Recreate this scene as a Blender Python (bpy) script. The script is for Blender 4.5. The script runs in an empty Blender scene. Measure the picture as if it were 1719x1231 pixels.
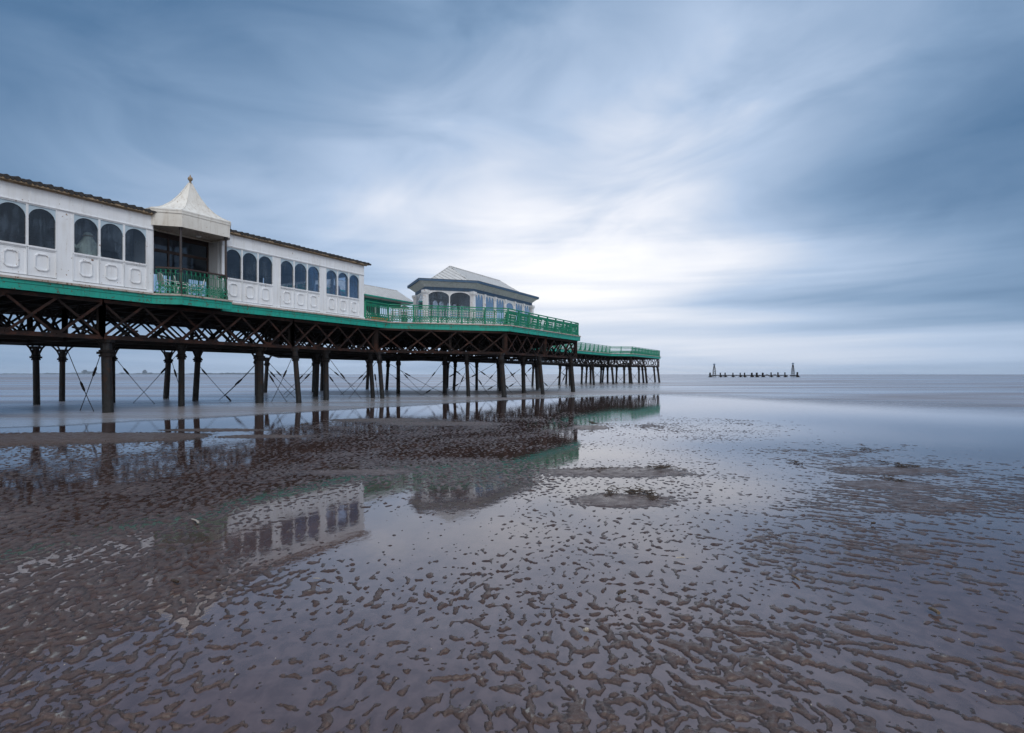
import bpy, math, random
import numpy as np
from mathutils import Vector, Matrix

random.seed(7)
C = bpy.data.collections.new("scene_objects")
bpy.context.scene.collection.children.link(C)
SC = bpy.context.scene

# ------------------------------------------------------------------ camera
CAMH = 1.45                     # metres above the water line
F = 975.0                       # focal length in photo pixels (1719 wide)
CX, HY = 859.5, 628.5           # principal column, horizon row
cd = bpy.data.cameras.new("camera"); cam = bpy.data.objects.new("camera", cd)
SC.collection.objects.link(cam)
cd.sensor_width = 36.0; cd.lens = 36.0 * F / 1719.0
cd.shift_y = 13.0 / 1719.0
cam.location = (0, 0, CAMH); cam.rotation_euler = (math.radians(90), 0, 0)
cd.clip_start = 0.05; cd.clip_end = 60000
SC.camera = cam

# ------------------------------------------------------------------ node helpers
class NT:
    def __init__(s, tree): s.t = tree; s.n = tree.nodes; s.l = tree.links
    def new(s, typ, **kw):
        n = s.n.new(typ)
        for k, v in kw.items(): setattr(n, k, v)
        return n
    def put(s, sock, v):
        if hasattr(v, 'is_output'): s.l.new(v, sock)
        elif isinstance(v, (tuple, list)):
            if len(sock.default_value) == 4 and len(v) == 3: v = (*v, 1)
            sock.default_value = v
        else: sock.default_value = v
    def m(s, op, a, b=None, c=None, clamp=False):
        n = s.new('ShaderNodeMath', operation=op); n.use_clamp = clamp
        s.put(n.inputs[0], a)
        if b is not None: s.put(n.inputs[1], b)
        if c is not None: s.put(n.inputs[2], c)
        return n.outputs[0]
    def rng(s, v, a, b, c=0.0, d=1.0, smooth=True):
        n = s.new('ShaderNodeMapRange'); n.interpolation_type = 'SMOOTHSTEP' if smooth else 'LINEAR'
        for i, q in enumerate((v, a, b, c, d)): s.put(n.inputs[i], q)
        return n.outputs[0]
    def mix(s, f, a, b, typ='MIX'):
        n = s.new('ShaderNodeMix', data_type='RGBA', blend_type=typ)
        s.put(n.inputs[0], f); s.put(n.inputs[6], a); s.put(n.inputs[7], b)
        return n.outputs[2]
    def comb(s, x, y, z):
        n = s.new('ShaderNodeCombineXYZ')
        for i, q in enumerate((x, y, z)): s.put(n.inputs[i], q)
        return n.outputs[0]
    def sep(s, v):
        n = s.new('ShaderNodeSeparateXYZ'); s.put(n.inputs[0], v); return n.outputs
    def noise(s, vec, scale, detail=4, rough=.5, dist=0.0, col=False):
        n = s.new('ShaderNodeTexNoise'); s.put(n.inputs['Vector'], vec)
        n.inputs['Scale'].default_value = scale; n.inputs['Detail'].default_value = detail
        n.inputs['Roughness'].default_value = rough; n.inputs['Distortion'].default_value = dist
        return n.outputs['Color' if col else 'Fac']
    def vmul(s, v, k):
        n = s.new('ShaderNodeVectorMath', operation='MULTIPLY'); s.put(n.inputs[0], v); s.put(n.inputs[1], k)
        return n.outputs[0]
    def ramp(s, f, stops):
        n = s.new('ShaderNodeValToRGB'); s.put(n.inputs[0], f); e = n.color_ramp.elements
        while len(e) < len(stops): e.new(.5)
        for q, (p, c) in zip(e, stops): q.position = p; q.color = (*c, 1)
        return n.outputs[0]

def pixdir(px, py):
    return Vector((px - CX, F, HY - py)).normalized()

# ------------------------------------------------------------------ world and sun
SUN_EL = math.radians(48.0); SUN_AZ = math.radians(150.0)     # azimuth to the right of +Y: soft light from over the photographer's shoulder
w = bpy.data.worlds.new("World"); SC.world = w; w.use_nodes = True
N = NT(w.node_tree); N.n.clear()
geo = N.new('ShaderNodeTexCoord').outputs['Generated']
vn = N.new('ShaderNodeVectorMath', operation='NORMALIZE'); N.put(vn.inputs[0], geo); D_ = vn.outputs[0]
sx, sy, sz = N.sep(D_)
sky = N.new('ShaderNodeTexSky'); sky.sky_type = 'NISHITA'; sky.sun_disc = False
sky.sun_elevation = SUN_EL; sky.sun_rotation = SUN_AZ; sky.air_density = 1.2; sky.dust_density = 2.0
def lobe(px, py, wx, wy, tilt=0.0):
    """soft elliptical lobe round a fixed compass direction / elevation"""
    az0 = math.degrees(math.atan2(px - CX, F)); d = pixdir(px, py); el0 = math.degrees(math.asin(d.z))
    da = N.m('SUBTRACT', AZ, az0); de = N.m('SUBTRACT', EL, el0)
    c, s = math.cos(tilt), math.sin(tilt)
    p = N.m('ADD', N.m('MULTIPLY', da, c), N.m('MULTIPLY', de, s))
    q = N.m('SUBTRACT', N.m('MULTIPLY', de, c), N.m('MULTIPLY', da, s))
    p = N.m('DIVIDE', p, wx); q = N.m('DIVIDE', q, wy)
    r = N.m('ADD', N.m('MULTIPLY', p, p), N.m('MULTIPLY', q, q))
    return N.m('EXPONENT', N.m('MULTIPLY', r, -1.0))
AZ = N.m('MULTIPLY', N.m('ARCTAN2', sx, sy), 57.2958)
EL = N.m('MULTIPLY', N.m('ARCSINE', sz), 57.2958)
zc = N.m('ADD', N.m('MAXIMUM', sz, 0.0), 0.06)
U = N.m('DIVIDE', sx, zc); V = N.m('DIVIDE', sy, zc)
# wind blows the cloud sheet away towards the horizon: long soft streaks
streak = N.noise(N.comb(N.m('MULTIPLY', U, 1.25), N.m('MULTIPLY', V, 0.22), 3.1), 1.0, 5, .5, .35)
broad = N.noise(N.comb(N.m('MULTIPLY', U, .5), N.m('MULTIPLY', V, .2), 8.3), 1.0, 3, .5, .4)
bandn = N.noise(N.comb(N.m('MULTIPLY', AZ, .028), N.m('MULTIPLY', EL, .42), 1.7), 1.0, 4, .52, .25)
tilt_ = N.m('MULTIPLY', AZ, .10)
mott = N.noise(N.comb(N.m('MULTIPLY', AZ, .05), N.m('MULTIPLY', N.m('SUBTRACT', EL, tilt_), .13), 7.7), 1.0, 5, .5, .8)
# brightness of the overcast sheet
br = N.m('MULTIPLY', lobe(860, 415, 13, 6.5, -.15), .42)
for px, py, wx, wy, tilt, k in ((880, 400, 28, 14, 0, .19), (560, 300, 26, 12, .1, .10), (1180, 190, 14, 24, -.55, .17), (1450, 180, 16, 9, .2, .07), (380, 330, 18, 9, .1, .09), (760, 200, 30, 9, 0, .07),
                          (1240, 428, 10, 2.6, .12, .24), (1500, 450, 9, 2, .1, .12), (1400, 600, 30, 3.0, 0, .19), (1560, 560, 22, 5, 0, .06), (1250, 535, 14, 1.6, .05, .10), (1480, 400, 12, 9, 0, .03), (1050, 470, 20, 4.0, .1, .16),
                          (1000, 250, 15, 10, -.5, .10), (700, 622, 70, 3.2, 0, .20)):
    br = N.m('ADD', br, N.m('MULTIPLY', lobe(px, py, wx, wy, tilt), k))
for px, py, wx, wy, tilt, k in ((1480, 330, 15, 5.5, .15, .10), (1400, 565, 18, 1.4, .03, .04), (200, 150, 16, 9, .2, .08),
                          (620, 150, 14, 5, .0, .08), (1330, 350, 12, 3, .25, .08), (1350, 500, 14, 1.4, -.05, .06)):
    br = N.m('SUBTRACT', br, N.m('MULTIPLY', lobe(px, py, wx, wy, tilt), k))
br = N.m('ADD', br, .165)
hi = N.rng(EL, 4, 16)
mod = N.m('ADD', N.m('MULTIPLY', N.m('SUBTRACT', streak, .5), .25), N.m('ADD', N.m('MULTIPLY', N.m('SUBTRACT', broad, .5), .8), N.m('MULTIPLY', N.m('SUBTRACT', mott, .5), 1.25)))
mod = N.m('MULTIPLY', mod, hi)
mod2 = N.m('MULTIPLY', N.m('MULTIPLY', N.m('SUBTRACT', bandn, .5), 1.4), N.m('SUBTRACT', 1.0, N.rng(EL, 5, 19)))
br = N.m('MULTIPLY', br, N.m('ADD', 1.0, N.m('ADD', mod, mod2)))
br = N.m('MAXIMUM', br, .05)
# behind the photographer the cloud is thin and bright
back = N.rng(N.m('MULTIPLY', sy, -1.0), -.35, .35)
top = N.rng(EL, 42, 75)
br = N.m('ADD', br, N.m('MULTIPLY', N.m('MAXIMUM', back, N.m('MULTIPLY', top, .5)), .62))
col = N.ramp(br, [(0, (.030, .080, .150)), (.14, (.088, .180, .325)), (.28, (.215, .33, .505)),
                  (.5, (.44, .555, .74)), (.8, (.82, .85, .93)), (1, (.98, .98, 1.0))])
cl10 = N.vmul(col, (10, 10, 10))
skymix = N.mix(.94, sky.outputs[0], cl10)
bg = N.new('ShaderNodeBackground'); N.put(bg.inputs['Color'], skymix); bg.inputs['Strength'].default_value = .1
N.l.new(bg.outputs[0], N.new('ShaderNodeOutputWorld').inputs[0])

sl = bpy.data.lights.new("sun", 'SUN'); so = bpy.data.objects.new("sun", sl); SC.collection.objects.link(so)
sl.energy = .85; sl.angle = math.radians(25); sl.color = (1, .985, .96)
sd = Vector((math.sin(SUN_AZ) * math.cos(SUN_EL), math.cos(SUN_AZ) * math.cos(SUN_EL), math.sin(SUN_EL)))
so.rotation_euler = (-sd).to_track_quat('-Z', 'Y').to_euler()

SC.view_settings.view_transform = 'Standard'; SC.view_settings.look = 'None'
SC.view_settings.exposure = .12; SC.view_settings.gamma = 1
SC.render.engine = 'CYCLES'
SC.cycles.max_bounces = 8; SC.cycles.transparent_max_bounces = 24
SC.cycles.caustics_reflective = False; SC.cycles.caustics_refractive = False

# ------------------------------------------------------------------ materials
MATS = {}
def mat(name):
    m = bpy.data.materials.new(name); m.use_nodes = True; m.node_tree.nodes.clear(); MATS[name] = m
    t = NT(m.node_tree); o = t.new('ShaderNodeOutputMaterial'); return m, t, o
def pos(t): return t.new('ShaderNodeNewGeometry').outputs['Position']
def principled(t, o, color, rough=.6, bump=None, bstr=.3, bdist=.01, spec=.5, metallic=0.0, ior=1.5):
    p = t.new('ShaderNodeBsdfPrincipled')
    t.put(p.inputs['Base Color'], color); t.put(p.inputs['Roughness'], rough)
    p.inputs['Specular IOR Level'].default_value = spec; p.inputs['Metallic'].default_value = metallic
    p.inputs['IOR'].default_value = ior
    if bump is not None:
        b = t.new('ShaderNodeBump'); t.put(b.inputs['Height'], bump)
        b.inputs['Strength'].default_value = bstr; b.inputs['Distance'].default_value = bdist
        t.l.new(b.outputs[0], p.inputs['Normal'])
    if o is not None: t.l.new(p.outputs[0], o.inputs[0])
    return p

def painted(name, base, dirt, under, amt=.5, chips=0.0, rough=.5):
    m, t, o = mat(name); P = pos(t)
    big = t.noise(P, 1.1, 5, .6); fine = t.noise(P, 14, 5, .6)
    drip = t.noise(t.vmul(P, (7, 7, .7)), 1.0, 5, .6)
    f = t.m('MULTIPLY', t.rng(drip, .45, .75), amt)
    c = t.mix(f, base, dirt)
    c = t.mix(t.m('MULTIPLY', t.rng(big, .4, .7), amt * .5), c, dirt)
    if chips > 0:
        ch = t.rng(t.m('ADD', fine, t.m('MULTIPLY', t.noise(P, 3.0, 3, .5), .45)), .93 - chips * .2, .96 - chips * .2)
        c = t.mix(ch, c, under)
    principled(t, o, c, t.m('ADD', rough, t.m('MULTIPLY', fine, .2)), fine, .25, .004)
    return m
painted('white_paint', (.85, .875, .90), (.52, .48, .42), (.3, .22, .15), .28, .08)
painted('white_trim', (.84, .86, .88), (.45, .40, .34), (.3, .2, .14), .25, .15)
painted('canopy_white', (.78, .76, .70), (.40, .33, .24), (.3, .2, .1), .5, .1)
painted('green_paint', (.009, .37, .28), (.02, .16, .12), (.10, .05, .03), .55, .5, .42)
painted('green_iron', (.008, .26, .145), (.010, .10, .06), (.12, .06, .03), .45, .25, .4)
painted('edge_board', (.46, .42, .37), (.2, .12, .07), (.15, .07, .03), .6, .5)
painted('blue_trim', (.055, .12, .21), (.06, .07, .08), (.3, .3, .3), .4, .2)
painted('soffit_green', (.74, .80, .78), (.33, .34, .31), (.3, .3, .3), .4, .2)
painted('gutter_brown', (.33, .24, .15), (.1, .07, .04), (.3, .3, .3), .5, .2)
painted('column_rust', (.84, .86, .88), (.55, .42, .28), (.38, .17, .04), .25, .33)
painted('plastic_white', (.8, .8, .8), (.5, .5, .5), (.5, .5, .5), .15)
painted('orange_paint', (.75, .25, .03), (.3, .1, .02), (.2, .2, .2), .3)
painted('board_brown', (.30, .14, .075), (.16, .08, .05), (.2, .1, .05), .5)
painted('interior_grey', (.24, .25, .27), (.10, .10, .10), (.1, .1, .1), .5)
painted('dark_metal', (.045, .04, .042), (.09, .05, .035), (.12, .06, .03), .5, .3)
painted('figure_cream', (.66, .72, .58), (.3, .3, .25), (.3, .3, .3), .3)
painted('handrail_dark', (.05, .03, .025), (.03, .02, .02), (.1, .05, .03), .5, .2)
painted('spandrel_blue', (.46, .58, .66), (.35, .4, .42), (.3, .3, .3), .3)

def iron(name, base, rust, k):
    m, t, o = mat(name); P = pos(t)
    a = t.noise(P, 2.2, 6, .65); b = t.noise(P, 24, 5, .6)
    c = t.mix(t.m('MULTIPLY', t.rng(a, .42, .68), k), base, rust)
    c = t.mix(t.m('MULTIPLY', t.rng(b, .55, .7), .35), c, (.012, .008, .007))
    principled(t, o, c, .78, b, .6, .01, .3)
iron('iron_black', (.007, .0055, .0055), (.020, .010, .007), .6)
iron('iron_rust', (.012, .006, .005), (.060, .023, .014), .8)

m, t, o = mat('pile_iron'); P = pos(t)
a = t.noise(P, 5, 6, .65); z = t.sep(P)[2]
c = t.mix(t.rng(a, .48, .62), (.005, .0045, .005), (.034, .018, .012))
c = t.mix(t.rng(t.m('ADD', z, t.m('MULTIPLY', a, .5)), 1.5, .6), c, (.012, .012, .012))
principled(t, o, c, t.rng(a, .3, .7, .45, .85), t.noise(P, 30, 5, .65), .9, .02, .45)

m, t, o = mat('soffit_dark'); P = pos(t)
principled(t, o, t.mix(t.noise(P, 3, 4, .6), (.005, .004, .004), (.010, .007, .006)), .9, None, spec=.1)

m, t, o = mat('slate_dark'); P = pos(t)
principled(t, o, t.mix(t.noise(P, 6, 5, .6), (.02, .02, .024), (.07, .065, .06)), .75, t.noise(P, 20, 3, .5), .5, .02)

m, t, o = mat('sheet_roof'); P = pos(t)
wv = t.new('ShaderNodeTexWave'); wv.wave_type = 'BANDS'; wv.bands_direction = 'X'
mp = t.new('ShaderNodeMapping'); mp.inputs['Rotation'].default_value = (0, 0, math.radians(28.1 - 90)); t.l.new(P, mp.inputs[0])
t.l.new(mp.outputs[0], wv.inputs['Vector']); wv.inputs['Scale'].default_value = 1.0; wv.inputs['Distortion'].default_value = .4
c = t.mix(t.noise(P, 3, 6, .7), (.42, .43, .43), (.72, .72, .70))
c = t.mix(t.rng(wv.outputs['Fac'], .0, .12), (.24, .23, .22), c)
c = t.mix(t.rng(t.noise(P, 9, 5, .7), .56, .66), c, (.22, .20, .17))
principled(t, o, c, .75, wv.outputs['Fac'], .4, .02)

m, t, o = mat('window_glass'); P = pos(t)
gr = t.noise(t.vmul(P, (1, 1, .8)), .9, 6, .6); st_ = t.noise(t.vmul(P, (9, 9, .6)), 1.0, 4, .6)
tr = t.new('ShaderNodeBsdfTransparent'); tr.inputs[0].default_value = (.87, .91, .95, 1)
df = t.new('ShaderNodeBsdfDiffuse'); t.put(df.inputs[0], (.115, .155, .20))
gl = t.new('ShaderNodeBsdfGlossy'); gl.inputs['Roughness'].default_value = .03; gl.inputs[0].default_value = (.78, .87, .96, 1)
fr = t.new('ShaderNodeFresnel'); fr.inputs[0].default_value = 1.45
m1 = t.new('ShaderNodeMixShader'); t.put(m1.inputs[0], t.m('ADD', .025, t.m('MULTIPLY', t.rng(t.m('ADD', gr, t.m('MULTIPLY', st_, .4)), .66, .92), .42)))
t.l.new(tr.outputs[0], m1.inputs[1]); t.l.new(df.outputs[0], m1.inputs[2])
m2 = t.new('ShaderNodeMixShader'); t.put(m2.inputs[0], t.m('MULTIPLY', fr.outputs[0], .62))
t.l.new(m1.outputs[0], m2.inputs[1]); t.l.new(gl.outputs[0], m2.inputs[2]); t.l.new(m2.outputs[0], o.inputs[0])

# wet sand
m, t, o = mat('wet_sand'); P = pos(t)
a = t.noise(P, 1.3, 5, .6); b = t.noise(P, 90, 4, .7); c3 = t.noise(P, 7, 5, .6)
c = t.mix(a, (.072, .042, .032), (.130, .086, .070))
c = t.mix(t.m('MULTIPLY', t.rng(c3, .35, .7), .5), c, (.040, .024, .019))
c = t.mix(t.m('MULTIPLY', t.rng(b, .52, .72), .3), c, (.19, .16, .15))
z = t.sep(P)[2]
dry = t.m('MULTIPLY', t.rng(z, .012, .022), t.rng(t.noise(P, 12, 4, .65), .49, .56))
c = t.mix(t.m('MULTIPLY', t.m('MULTIPLY', dry, t.rng(t.sep(P)[1], 7.0, 4.5)), .9), c, (.34, .33, .30))
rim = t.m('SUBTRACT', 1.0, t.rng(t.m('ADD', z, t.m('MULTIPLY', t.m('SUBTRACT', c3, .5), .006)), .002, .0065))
c = t.mix(t.m('MULTIPLY', rim, .72), c, (.026, .016, .013))      # soaked sand at the water line, shaded edges of the crests painted in too
sand_p = principled(t, o, c, t.m('ADD', .24, t.m('MULTIPLY', t.rng(c3, .3, .7), .26)), t.m('ADD', t.m('MULTIPLY', b, .5), t.noise(P, 30, 4, .6)), .6, .008, .42)

def water(name, deep, silt, rough, ior, bscale, bstr, streak_=None):
    m, t, o = mat(name); P = pos(t)
    return m, t, o, P
# pool water: thin clear sheet over dark sand
m, t, o = mat('pool_water'); P = pos(t)
a = t.noise(P, .55, 4, .6); a2 = t.noise(t.vmul(P, (1, .35, 1)), 3.5, 5, .6)
c = t.mix(a, (.036, .021, .016), (.085, .053, .045))
c = t.mix(t.m('MULTIPLY', t.rng(a2, .42, .7), .6), c, (.125, .079, .066))
sub = t.noise(t.vmul(P, (1, .7, 1)), 11, 4, .6, .4)
c = t.mix(t.m('MULTIPLY', t.rng(t.sep(P)[1], 7.0, 3.2), .85), c, t.mix(t.rng(sub, .35, .65), (.090, .054, .046), (.140, .090, .079)))   # near pools painted a paler silt colour, standing in for weaker sky reflection
df = t.new('ShaderNodeBsdfDiffuse'); t.put(df.inputs[0], c)
gl = t.new('ShaderNodeBsdfGlossy'); gl.inputs['Roughness'].default_value = .035; gl.inputs[0].default_value = (.93, .95, 1, 1)
fr = t.new('ShaderNodeFresnel'); fr.inputs[0].default_value = 1.85
bm = t.new('ShaderNodeBump'); t.put(bm.inputs['Height'], t.noise(t.vmul(P, (1, .6, 1)), 7, 4, .55)); bm.inputs['Strength'].default_value = .045; bm.inputs['Distance'].default_value = .02
t.l.new(bm.outputs[0], gl.inputs['Normal'])
ms = t.new('ShaderNodeMixShader'); t.l.new(fr.outputs[0], ms.inputs[0]); t.l.new(df.outputs[0], ms.inputs[1]); t.l.new(gl.outputs[0], ms.inputs[2])
t.l.new(ms.outputs[0], o.inputs[0])

# sea: silty, smoothed water, thinning out to nothing on the wet sand
m, t, o = mat('sea_water'); P = pos(t); X_, Y_, Z_ = t.sep(P)
s1 = t.noise(t.comb(t.m('MULTIPLY', X_, .022), t.m('MULTIPLY', Y_, .12), 0), 1.0, 5, .55, .6)
s2 = t.noise(t.comb(t.m('MULTIPLY', X_, .0025), t.m('MULTIPLY', Y_, .012), 4), 1.0, 5, .6, .5)
s3 = t.noise(t.comb(t.m('MULTIPLY', X_, .15), t.m('MULTIPLY', Y_, .8), 2), 1.0, 4, .55, .4)
dist = t.m('SQRT', t.m('ADD', t.m('MULTIPLY', X_, X_), t.m('MULTIPLY', Y_, Y_)))
sfar = t.mix(t.rng(dist, 60, 400), s1, s2)
c = t.mix(t.rng(sfar, .3, .7), (.20, .155, .14), (.34, .345, .36))
c = t.mix(t.m('MULTIPLY', t.rng(s3, .4, .7), .35), c, (.36, .38, .42))
df = t.new('ShaderNodeBsdfDiffuse'); t.put(df.inputs[0], c)
gl = t.new('ShaderNodeBsdfGlossy'); gl.inputs[0].default_value = (.86, .92, 1, 1)
t.put(gl.inputs['Roughness'], t.rng(sfar, .3, .7, .32, .18))
fr = t.new('ShaderNodeFresnel'); fr.inputs[0].default_value = 1.33
fs = t.m('MULTIPLY', t.m('MINIMUM', fr.outputs[0], .66), t.rng(sfar, .35, .65, .45, .95))
ms = t.new('ShaderNodeMixShader'); t.put(ms.inputs[0], fs); t.l.new(df.outputs[0], ms.inputs[1]); t.l.new(gl.outputs[0], ms.inputs[2])
at = t.new('ShaderNodeAttribute'); at.attribute_name = 'thin'
tr = t.new('ShaderNodeBsdfTransparent'); ma = t.new('ShaderNodeMixShader')
t.put(ma.inputs[0], at.outputs['Fac']); t.l.new(tr.outputs[0], ma.inputs[1]); t.l.new(ms.outputs[0], ma.inputs[2])
t.l.new(ma.outputs[0], o.inputs[0])

m, t, o = mat('deck_wood'); P = pos(t)
principled(t, o, t.mix(t.noise(P, 2.5, 5, .6), (.20, .18, .16), (.34, .32, .30)), .7, None)
m, t, o = mat('far_land'); P = pos(t)
principled(t, o, t.mix(t.noise(P, .01, 3, .5), (.06, .09, .12), (.10, .13, .16)), .9, None, spec=.1)
m, t, o = mat('seaweed'); P = pos(t)
principled(t, o, t.mix(t.noise(P, 40, 3, .5), (.018, .012, .007), (.07, .038, .014)), .45, None)
m, t, o = mat('shell'); P = pos(t)
principled(t, o, t.mix(t.noise(P, 60, 3, .5), (.20, .15, .10), (.55, .50, .42)), .4, None)
m, t, o = mat('stick'); P = pos(t)
principled(t, o, t.mix(t.noise(P, 50, 3, .5), (.07, .045, .025), (.22, .16, .10)), .6, t.noise(P, 90, 3, .5), .5, .003)

# ------------------------------------------------------------------ object helpers
def tag(o, label=None, cat=None, group=None, kind=None):
    if label: o['label'] = label
    if cat: o['category'] = cat
    if group: o['group'] = group
    if kind: o['kind'] = kind
    return o
def empty(name, loc, label, cat, group=None):
    o = bpy.data.objects.new(name, None); C.objects.link(o); o.location = loc; o.empty_display_size = .3
    return tag(o, label, cat, group)
class MB:
    def __init__(s): s.v = []; s.f = []
    def poly(s, pts):
        b = len(s.v); s.v += [tuple(p) for p in pts]; s.f.append(tuple(range(b, b + len(pts))))
    def hexa(s, p):     # 8 points: bottom 4 (ccw), top 4
        b = len(s.v); s.v += [tuple(q) for q in p]
        for f in ((3, 2, 1, 0), (4, 5, 6, 7), (0, 1, 5, 4), (1, 2, 6, 5), (2, 3, 7, 6), (3, 0, 4, 7)):
            s.f.append(tuple(b + i for i in f))
    def box(s, x0, x1, y0, y1, z0, z1):
        s.hexa([(x0, y0, z0), (x1, y0, z0), (x1, y1, z0), (x0, y1, z0), (x0, y0, z1), (x1, y0, z1), (x1, y1, z1), (x0, y1, z1)])
    def prism(s, pts, z0, z1, topshift=None):
        n = len(pts); b = len(s.v)
        s.v += [(p[0], p[1], z0) for p in pts]; tp = topshift or pts
        s.v += [(p[0], p[1], z1) for p in tp]
        s.f.append(tuple(b + n - 1 - i for i in range(n))); s.f.append(tuple(b + n + i for i in range(n)))
        for i in range(n): j = (i + 1) % n; s.f.append((b + i, b + j, b + n + j, b + n + i))
    def bar(s, p, q, w, h=None):
        h = h or w; p = Vector(p); q = Vector(q); d = (q - p)
        if d.length < 1e-6: return
        d.normalize(); up = Vector((0, 0, 1)) if abs(d.z) < .95 else Vector((1, 0, 0))
        sd_ = d.cross(up).normalized(); u = sd_.cross(d).normalized()
        a = sd_ * w / 2; c = u * h / 2
        s.hexa([p - a - c, p + a - c, q + a - c, q - a - c, p - a + c, p + a + c, q + a + c, q - a + c])
    def tube(s, p, q, r0, r1=None, n=8, cap=True):
        r1 = r0 if r1 is None else r1; p = Vector(p); q = Vector(q); d = (q - p).normalized()
        up = Vector((0, 0, 1)) if abs(d.z) < .95 else Vector((1, 0, 0))
        a = d.cross(up).normalized(); c = a.cross(d).normalized(); b = len(s.v)
        for (o, r) in ((p, r0), (q, r1)):
            for i in range(n):
                th = 2 * math.pi * i / n; s.v.append(tuple(o + a * (r * math.cos(th)) + c * (r * math.sin(th))))
        for i in range(n): j = (i + 1) % n; s.f.append((b + i, b + n + i, b + n + j, b + j))
        if cap: s.f.append(tuple(b + i for i in range(n))); s.f.append(tuple(b + 2 * n - 1 - i for i in range(n)))
    def path(s, pts, r, n=6):
        for i in range(len(pts) - 1):
            ra = r[i] if isinstance(r, (list, tuple)) else r; rb = r[i + 1] if isinstance(r, (list, tuple)) else r
            s.tube(pts[i], pts[i + 1], ra, rb, n)
    def lathe(s, c, prof, n=14):
        b = len(s.v); k = len(prof)
        for (r, z) in prof:
            for i in range(n): th = 2 * math.pi * i / n; s.v.append((c[0] + r * math.cos(th), c[1] + r * math.sin(th), c[2] + z))
        for q in range(k - 1):
            for i in range(n): j = (i + 1) % n; s.f.append((b + q * n + i, b + q * n + j, b + (q + 1) * n + j, b + (q + 1) * n + i))
        s.f.append(tuple(b + n - 1 - i for i in range(n))); s.f.append(tuple(b + (k - 1) * n + i for i in range(n)))
    def blob(s, c, r, n=10, k=7):
        prof = []
        for i in range(1, k): a = math.pi * i / k; prof.append((r[0] * math.sin(a), -math.cos(a) * r[2]))
        b = len(s.v); s.lathe(c, prof, n)
        for i in range(b, len(s.v)):
            v = s.v[i]; s.v[i] = (v[0], c[1] + (v[1] - c[1]) * r[1] / r[0], v[2])
    def ring(s, c, r, ax, w, n=8, sx_=1.0):
        ax = Vector(ax); up = Vector((0, 0, 1)); pts = []
        for i in range(n):
            th = 2 * math.pi * (i + .5) / n; pts.append(Vector(c) + ax * (r * sx_ * math.cos(th)) + up * (r * math.sin(th)))
        for i in range(n): s.bar(pts[i], pts[(i + 1) % n], w)
    def mesh(s, name, off=(0, 0, 0)):
        me = bpy.data.meshes.new(name)
        me.from_pydata([(v[0] - off[0], v[1] - off[1], v[2] - off[2]) for v in s.v], [], s.f); me.update(); return me
    def build(s, name, m, parent=None, smooth=False, off=None, local=False):
        root = parent
        while root is not None and root.parent is not None: root = root.parent
        of = off if off is not None else (tuple(root.location) if root else (0, 0, 0))
        if local: of = (0, 0, 0)
        me = s.mesh(name, of); me.materials.append(MATS[m])
        if smooth:
            for p in me.polygons: p.use_smooth = True
        o = bpy.data.objects.new(name, me); C.objects.link(o)
        if parent: o.parent = parent
        elif off is not None: o.location = off
        return o

# pier frame: s along the pier (away), t across it (towards the camera side), h above the water
AL = math.radians(28.1)
DS = Vector((math.sin(AL), math.cos(AL), 0)); DTv = Vector((math.cos(AL), -math.sin(AL), 0))
O0 = Vector((-8.58, 33.8, 0))
def W(s, t_, h=0.0): return O0 + DS * s + DTv * t_ + Vector((0, 0, h))
def stbox(mb, s0, s1, t0, t1, h0, h1):
    mb.hexa([W(s0, t0, h0), W(s0, t1, h0), W(s1, t1, h0), W(s1, t0, h0), W(s0, t0, h1), W(s0, t1, h1), W(s1, t1, h1), W(s1, t0, h1)])
def stprism(mb, pts, h0, h1, top_=None):
    mb.prism([W(a, b) for a, b in pts], h0, h1, [W(a, b) for a, b in top_] if top_ else None)
def G(px, py):                  # ground point seen at a photo pixel
    z = F * CAMH / (py - HY); return Vector(((px - CX) / F * z, z, 0))
def AT(px, py, z):              # point at depth z
    return Vector(((px - CX) / F * z, z, CAMH + (HY - py) / F * z))

HF, HFB, HG = 4.62, 4.25, 2.75   # deck floor, fascia bottom, girder bottom
SILL, WTOP, EAVE = 5.74, 7.19, 7.80

# ------------------------------------------------------------------ ground, pools, sea
def vnoise(x, y, seed=0):
    xi = np.floor(x).astype(np.int64); yi = np.floor(y).astype(np.int64); xf = x - xi; yf = y - yi
    def gr(ix, iy, fx, fy):
        h = (ix * 374761393 + iy * 668265263 + seed * 1274126177) & 0xffffffff
        h = ((h ^ (h >> 13)) * 1274126177) & 0xffffffff; h = h ^ (h >> 16)
        a = (h & 0xffff) * (2 * math.pi / 65536.0)
        return np.cos(a) * fx + np.sin(a) * fy
    u = xf * xf * xf * (xf * (xf * 6 - 15) + 10); v = yf * yf * yf * (yf * (yf * 6 - 15) + 10)
    a = gr(xi, yi, xf, yf); b = gr(xi + 1, yi, xf - 1, yf); c = gr(xi, yi + 1, xf, yf - 1); d = gr(xi + 1, yi + 1, xf - 1, yf - 1)
    return ((a + (b - a) * u) * (1 - v) + (c + (d - c) * u) * v) * 1.5

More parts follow.
